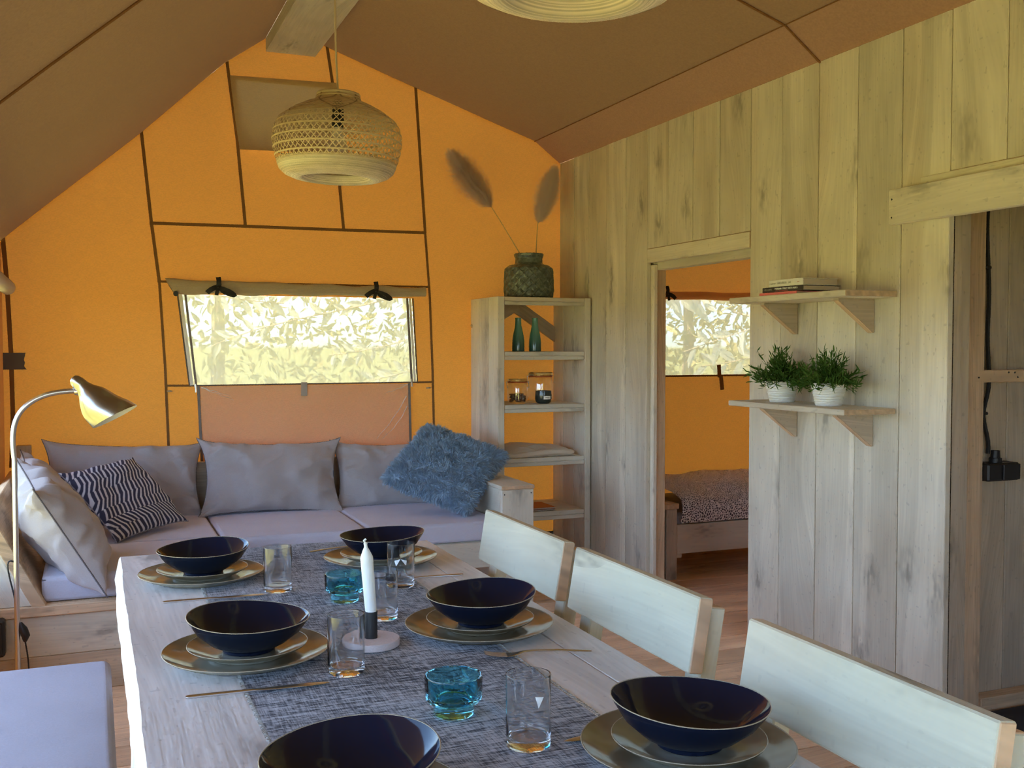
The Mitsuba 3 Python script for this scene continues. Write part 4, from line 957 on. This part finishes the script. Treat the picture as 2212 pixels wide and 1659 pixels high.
def plant(px, py, seed, lab):
    p = PX(px, py, 2.632); c = np.array([2.632, p[1], 1.1145]); k = thing('potted_plant', lab, 'plant', 'leafy plants in white pots')
    P = [(0, 0), (.047, 0), (.050, .003)]
    for i in range(8): P += [(.0502+.0021*i, .006+.0095*i), (.0526+.0021*i, .009+.0095*i), (.0510+.0021*i, .0135+.0095*i)]
    P += [(.0690, .084), (.0700, .087), (.0665, .087), (.0655, .078), (0, .078)]
    v, f = lathe(P, 72); a = np.arctan2(v[:, 1], v[:, 0]); r = np.hypot(v[:, 0], v[:, 1]); band = np.floor((v[:, 2]-.006)/.0095)
    d = np.where((v[:, 2] > .008) & (v[:, 2] < .082) & (r > .05), -.0008*(np.sin(a*18+band*math.pi) > 0), 0); v[:, :2] *= (1+d/np.maximum(r, .01))[:, None]
    part(k, 'pot', (v+c, f), 'ceramic_white', 35)
    part(k, 'soil', (lambda q: (q[0]+c, q[1]))(lathe([(0, .0785), (.064, .0785), (.05, .083), (0, .085)], 30)), 'soil', True)
    r = np.random.default_rng(seed); Ls, St = [], []; V, F = leaf_mesh(1., .2)
    for s in range(130):
        an = r.uniform(0, 2*np.pi); el = r.uniform(.15, 1.45)**1.0; L = r.uniform(.075, .15)*(1.12 if s % 9 == 0 else .95)
        d = np.array([math.cos(an)*math.cos(el), math.sin(an)*math.cos(el), math.sin(el)])
        if d[0] > 0: d[0] *= .55
        b = c+[d[0]*.035, d[1]*.045, .08]; C = np.stack([b+d*L*t+np.array([0, 0, -.045])*t*t*(1-el/1.6) for t in np.linspace(0, 1, 7)])
        C[:, 0] = np.minimum(C[:, 0], 2.738)
        St.append(tube(C, np.linspace(.0013, .0006, 7), 4, False))
        for i in range(10):
            t = .28+.72*i/9; q = C[0]+(C[-1]-C[0])*t; q = C[min(6, int(t*6))]; g = d*.75+r.normal(size=3)*.55+np.array([0, 0, .12]); sz = r.uniform(.022, .038)
            e = q + g/np.linalg.norm(g)*sz
            if e[0] > 2.744: g[0] = -abs(g[0])
            Ls.append((tf(V*sz, M(frame(g, r.normal(size=3)), q)), F))
    part(k, 'stems', cat(St), 'leaf_green', kind='stuff'); part(k, 'foliage', cat(Ls), 'leaf_green', kind='stuff', label='dense narrow bamboo-like leaves')
plant(1689, 842, 1, 'bushy green plant in a white ribbed pot, left on the lower shelf')
plant(1790, 848, 2, 'bushy green plant in a white ribbed pot, right on the lower shelf')

# ================================================================== PENDANT LAMPS
PROF = [(.193, .050), (.201, .075), (.2075, .105), (.210, .130), (.207, .155), (.199, .176), (.188, .192)]
DOME = [(.188, .192), (.165, .209), (.135, .228), (.105, .243), (.082, .253), (.070, .261), (.066, .274)]
def on(prof, s):
    k = np.array(prof); d = np.r_[0, np.cumsum(np.linalg.norm(np.diff(k, axis=0), axis=1))]; return PchipInterpolator(d/d[-1], k)(s)
def weave(prof, n, turns, w, off, steps, sgn):
    t = np.linspace(0, 1, steps); P = on(prof, t); ms = []
    i = np.arange(steps-1); Q = np.stack([i, i+1, i+1+steps, i+steps], 1)
    for k in range(n):
        a = 2*np.pi*(k/n)+sgn*turns*t; da = w/np.maximum(P[:, 0], .05); wob = 1+.0
        A = np.stack([(P[:, 0]+off)*np.cos(a-da/2), (P[:, 0]+off)*np.sin(a-da/2), P[:, 1]], 1); B = np.stack([(P[:, 0]+off)*np.cos(a+da/2), (P[:, 0]+off)*np.sin(a+da/2), P[:, 1]], 1)
        ms.append((np.vstack([A, B]), Q))
    return cat(ms)
def rings_(prof, ss, w, off, n=72):
    ms = []; a = np.arange(n)*2*np.pi/n; j = np.arange(n); k = (j+1) % n
    for s in ss:
        r0, z0 = on(prof, max(s-w/.3, 0)); r1, z1 = on(prof, min(s+w/.3, 1))
        V = np.vstack([np.stack([(r0+off)*np.cos(a), (r0+off)*np.sin(a), a*0+z0], 1), np.stack([(r1+off)*np.cos(a), (r1+off)*np.sin(a), a*0+z1], 1)])
        ms.append((V, np.stack([j, k, k+n, j+n], 1)))
    return cat(ms)
def pendant(x, y_, z, top, lab):
    k = thing('pendant_lamp', lab, 'lamp', 'woven bamboo pendant lamps'); A = M(rot((FW[0], FW[1], 0), 1.6), (x, y_, z))
    g = lambda m_: (tf(m_[0], A), m_[1])
    prof = [(.082, .030), (.083, .024), (.100, .014), (.112, .004), (.122, 0), (.145, .004), (.170, .014), (.186, .028), (.193, .044), (.194, .052), (.190, .052), (.186, .046), (.178, .032), (.160, .020), (.135, .016), (.112, .022), (.082, .030)]
    v, f = lathe(prof, 96); L = np.hypot(v[:, 0], v[:, 1])
    part(k, 'bamboo_rim', g((v, f)), 'bamboo_coil', True, np.stack([np.arctan2(v[:, 1], v[:, 0])*0+1, L+v[:, 2]*.7], 1), label='pale coiled bamboo bottom rim')
    part(k, 'woven_band', g(cat([weave(PROF, 66, .62, .0036, .0012, 12, 1), weave(PROF, 66, .62, .0036, .0004, 12, -1), rings_(PROF, (.12, .30, .48, .66, .84, .99), .0055, .0018)])), 'bamboo_strip', kind='stuff', label='open hexagonal bamboo weave')
    part(k, 'woven_dome', g(cat([weave(DOME, 92, 1.0, .0046, .0006, 14, 1), weave(DOME, 92, 1.0, .0046, 0, 14, -1), rings_(DOME, np.linspace(.04, .96, 9), .007, .0012)])), 'bamboo_strip', kind='stuff', label='dense woven bamboo dome')
    part(k, 'binding_strips', g(cat([weave(DOME, 7, .9, .0042, .003, 14, 1), weave(DOME, 7, .9, .0042, .0034, 14, -1)])), 'bamboo_dark', label='dark crossing strips')
    for R_, z_, t_ in ((.066, .275, .006), (.070, .264, .004), (.191, .054, .004)): part(k, 'ring', g(ring_tube(R_, z_, t_)), 'bamboo_strip', True)
    part(k, 'socket', g(lathe([(0, .17), (.018, .17), (.020, .20), (.018, .25), (.006, .27), (0, .27)], 20)), 'black_plastic', 40)
    part(k, 'socket_bar', g(tube([(-.066, 0, .272), (.066, 0, .272)], .003, 6)), 'black_metal')
    part(k, 'bulb', g(lathe([(0, .055), (.022, .06), (.034, .078), (.036, .10), (.026, .135), (.017, .155), (.016, .17), (0, .17)], 28)), 'bulb_glass', True)
    q = tf(np.array([[0, 0, .27]]), A)[0]
    part(k, 'cord', tube(spline([q, q+(-.008, 0, .2), q+(-.010, 0, .5), (x-.02, y_, top)], 20), .0035, 8), 'cord_beige')
def zroof(x): return np.interp(x, [p[0] for p in ROOF_L], [p[1] for p in ROOF_L])
p1 = PZ(727, 378, 1.905); p2 = PZ(1232, -10, 1.915)
pendant(p1[0], p1[1], 1.889, zroof(p1[0]-.02)-.012, 'woven bamboo pendant lamp hanging before the gable')
pendant(p2[0], p2[1], 1.912, zroof(p2[0]-.02)-.012, 'woven bamboo pendant lamp cut off by the top edge of the picture')

# ================================================================== PASSAGE: CABLE AND BOX; MAT
k = thing('junction_box', 'black electrical junction box hanging on its cable in the passage', 'electrical box')
part(k, 'housing', cbox((2.992, 2.775, .853), (3.147, 2.848, .918), .006), 'black_plastic')
part(k, 'lid', cbox((3.06, 2.768, .857), (3.142, 2.775, .914), .003), 'black_plastic')
part(k, 'gland', tube([(3.062, 2.81, .918), (3.062, 2.81, .935), (3.062, 2.81, .936), (3.062, 2.81, .962)], [.022, .022, .017, .016], 14), 'black_plastic', 40)
P = [PY(px, py, 2.835) for px, py in ((2133, 440), (2132, 560), (2134, 640), (2131, 740), (2134, 800), (2131, 850), (2122, 893), (2126, 925), (2131, 980))]
P = np.array(P); P[:, 1] = 2.83
part(k, 'cable', tube(spline(P, 40), .0075, 8), 'black_plastic', label='black cable')
for px, py in ((2132, 578), (2124, 893)):
    a = PY(px, py, 2.83); part(k, 'cable_clip', cbox(a-(.011, .01, .006), a+(.016, .019, .006), .003), 'black_plastic')
k = thing('door_mat', 'dark rubber mat on the passage floor at the lower right edge', 'mat')
part(k, 'pad', cbox((2.90, 2.20, .001), (3.60, 2.775, .012), .003), 'rubber_mat')
part(k, 'edging', cat([cbox((2.885, 2.185, .001), (2.899, 2.78, .010), .002), cbox((2.885, 2.185, .001), (3.60, 2.199, .010), .002)]), 'mat_edge')

# ================================================================== BEDROOM
bd = thing('bed', 'low wooden bed frame in the room behind the doorway', 'bed')
wood_box(bd, 'side_rail', (3.11, 5.10, .145), (4.70, 5.135, .315), 'wood_pale', axis=0)
wood_box(bd, 'post', (3.03, 5.085, 0), (3.102, 5.14, .41), 'wood_hall', axis=2)
wood_box(bd, 'post', (3.03, 5.86, 0), (3.102, 5.92, .41), 'wood_hall', axis=2)
wood_box(bd, 'footboard', (3.045, 5.142, .12), (3.085, 5.858, .405), 'wood_hall', axis=1)
wood_box(bd, 'cap_rail', (2.99, 5.08, .411), (3.112, 5.925, .442), 'wood_raw', axis=1)
wood_box(bd, 'leg_block', (3.105, 5.11, .12), (3.15, 5.134, .20), 'wood_pale', axis=2)
wood_box(bd, 'slat_base', (3.11, 5.137, .20), (4.70, 5.92, .23), 'wood_hall', axis=0)
mt_ = thing('mattress', 'mattress under the patterned duvet', 'mattress'); part(mt_, 'cover', rounded_slab((3.12, 5.14, .231), (4.68, 5.915, .375), .03), 'fabric_pillow', 40)
dvt = thing('duvet', 'duvet with a small dashed grey and white print on the bed', 'duvet')
def duv(u, v):
    x = 3.125+1.55*u
    if v < .3: t = v/.3; y_, z = 5.088-.018*math.sin(t*3.1), .325+.135*t**.8
    else: t = (v-.3)/.7; y_, z = 5.088+(5.90-5.088)*t, .46+.045*math.sin(min(t*6, 1.57))
    n = meshkit.fbm(np.array([x*5, y_*5+z*3, 1.]), 3, 9)-.5
    return (x, y_-.03*n*(v < .35), z+.05*n*(v > .2))
part(dvt, 'cover', grid_sheet(duv, 60, 36), 'duvet_print', True)
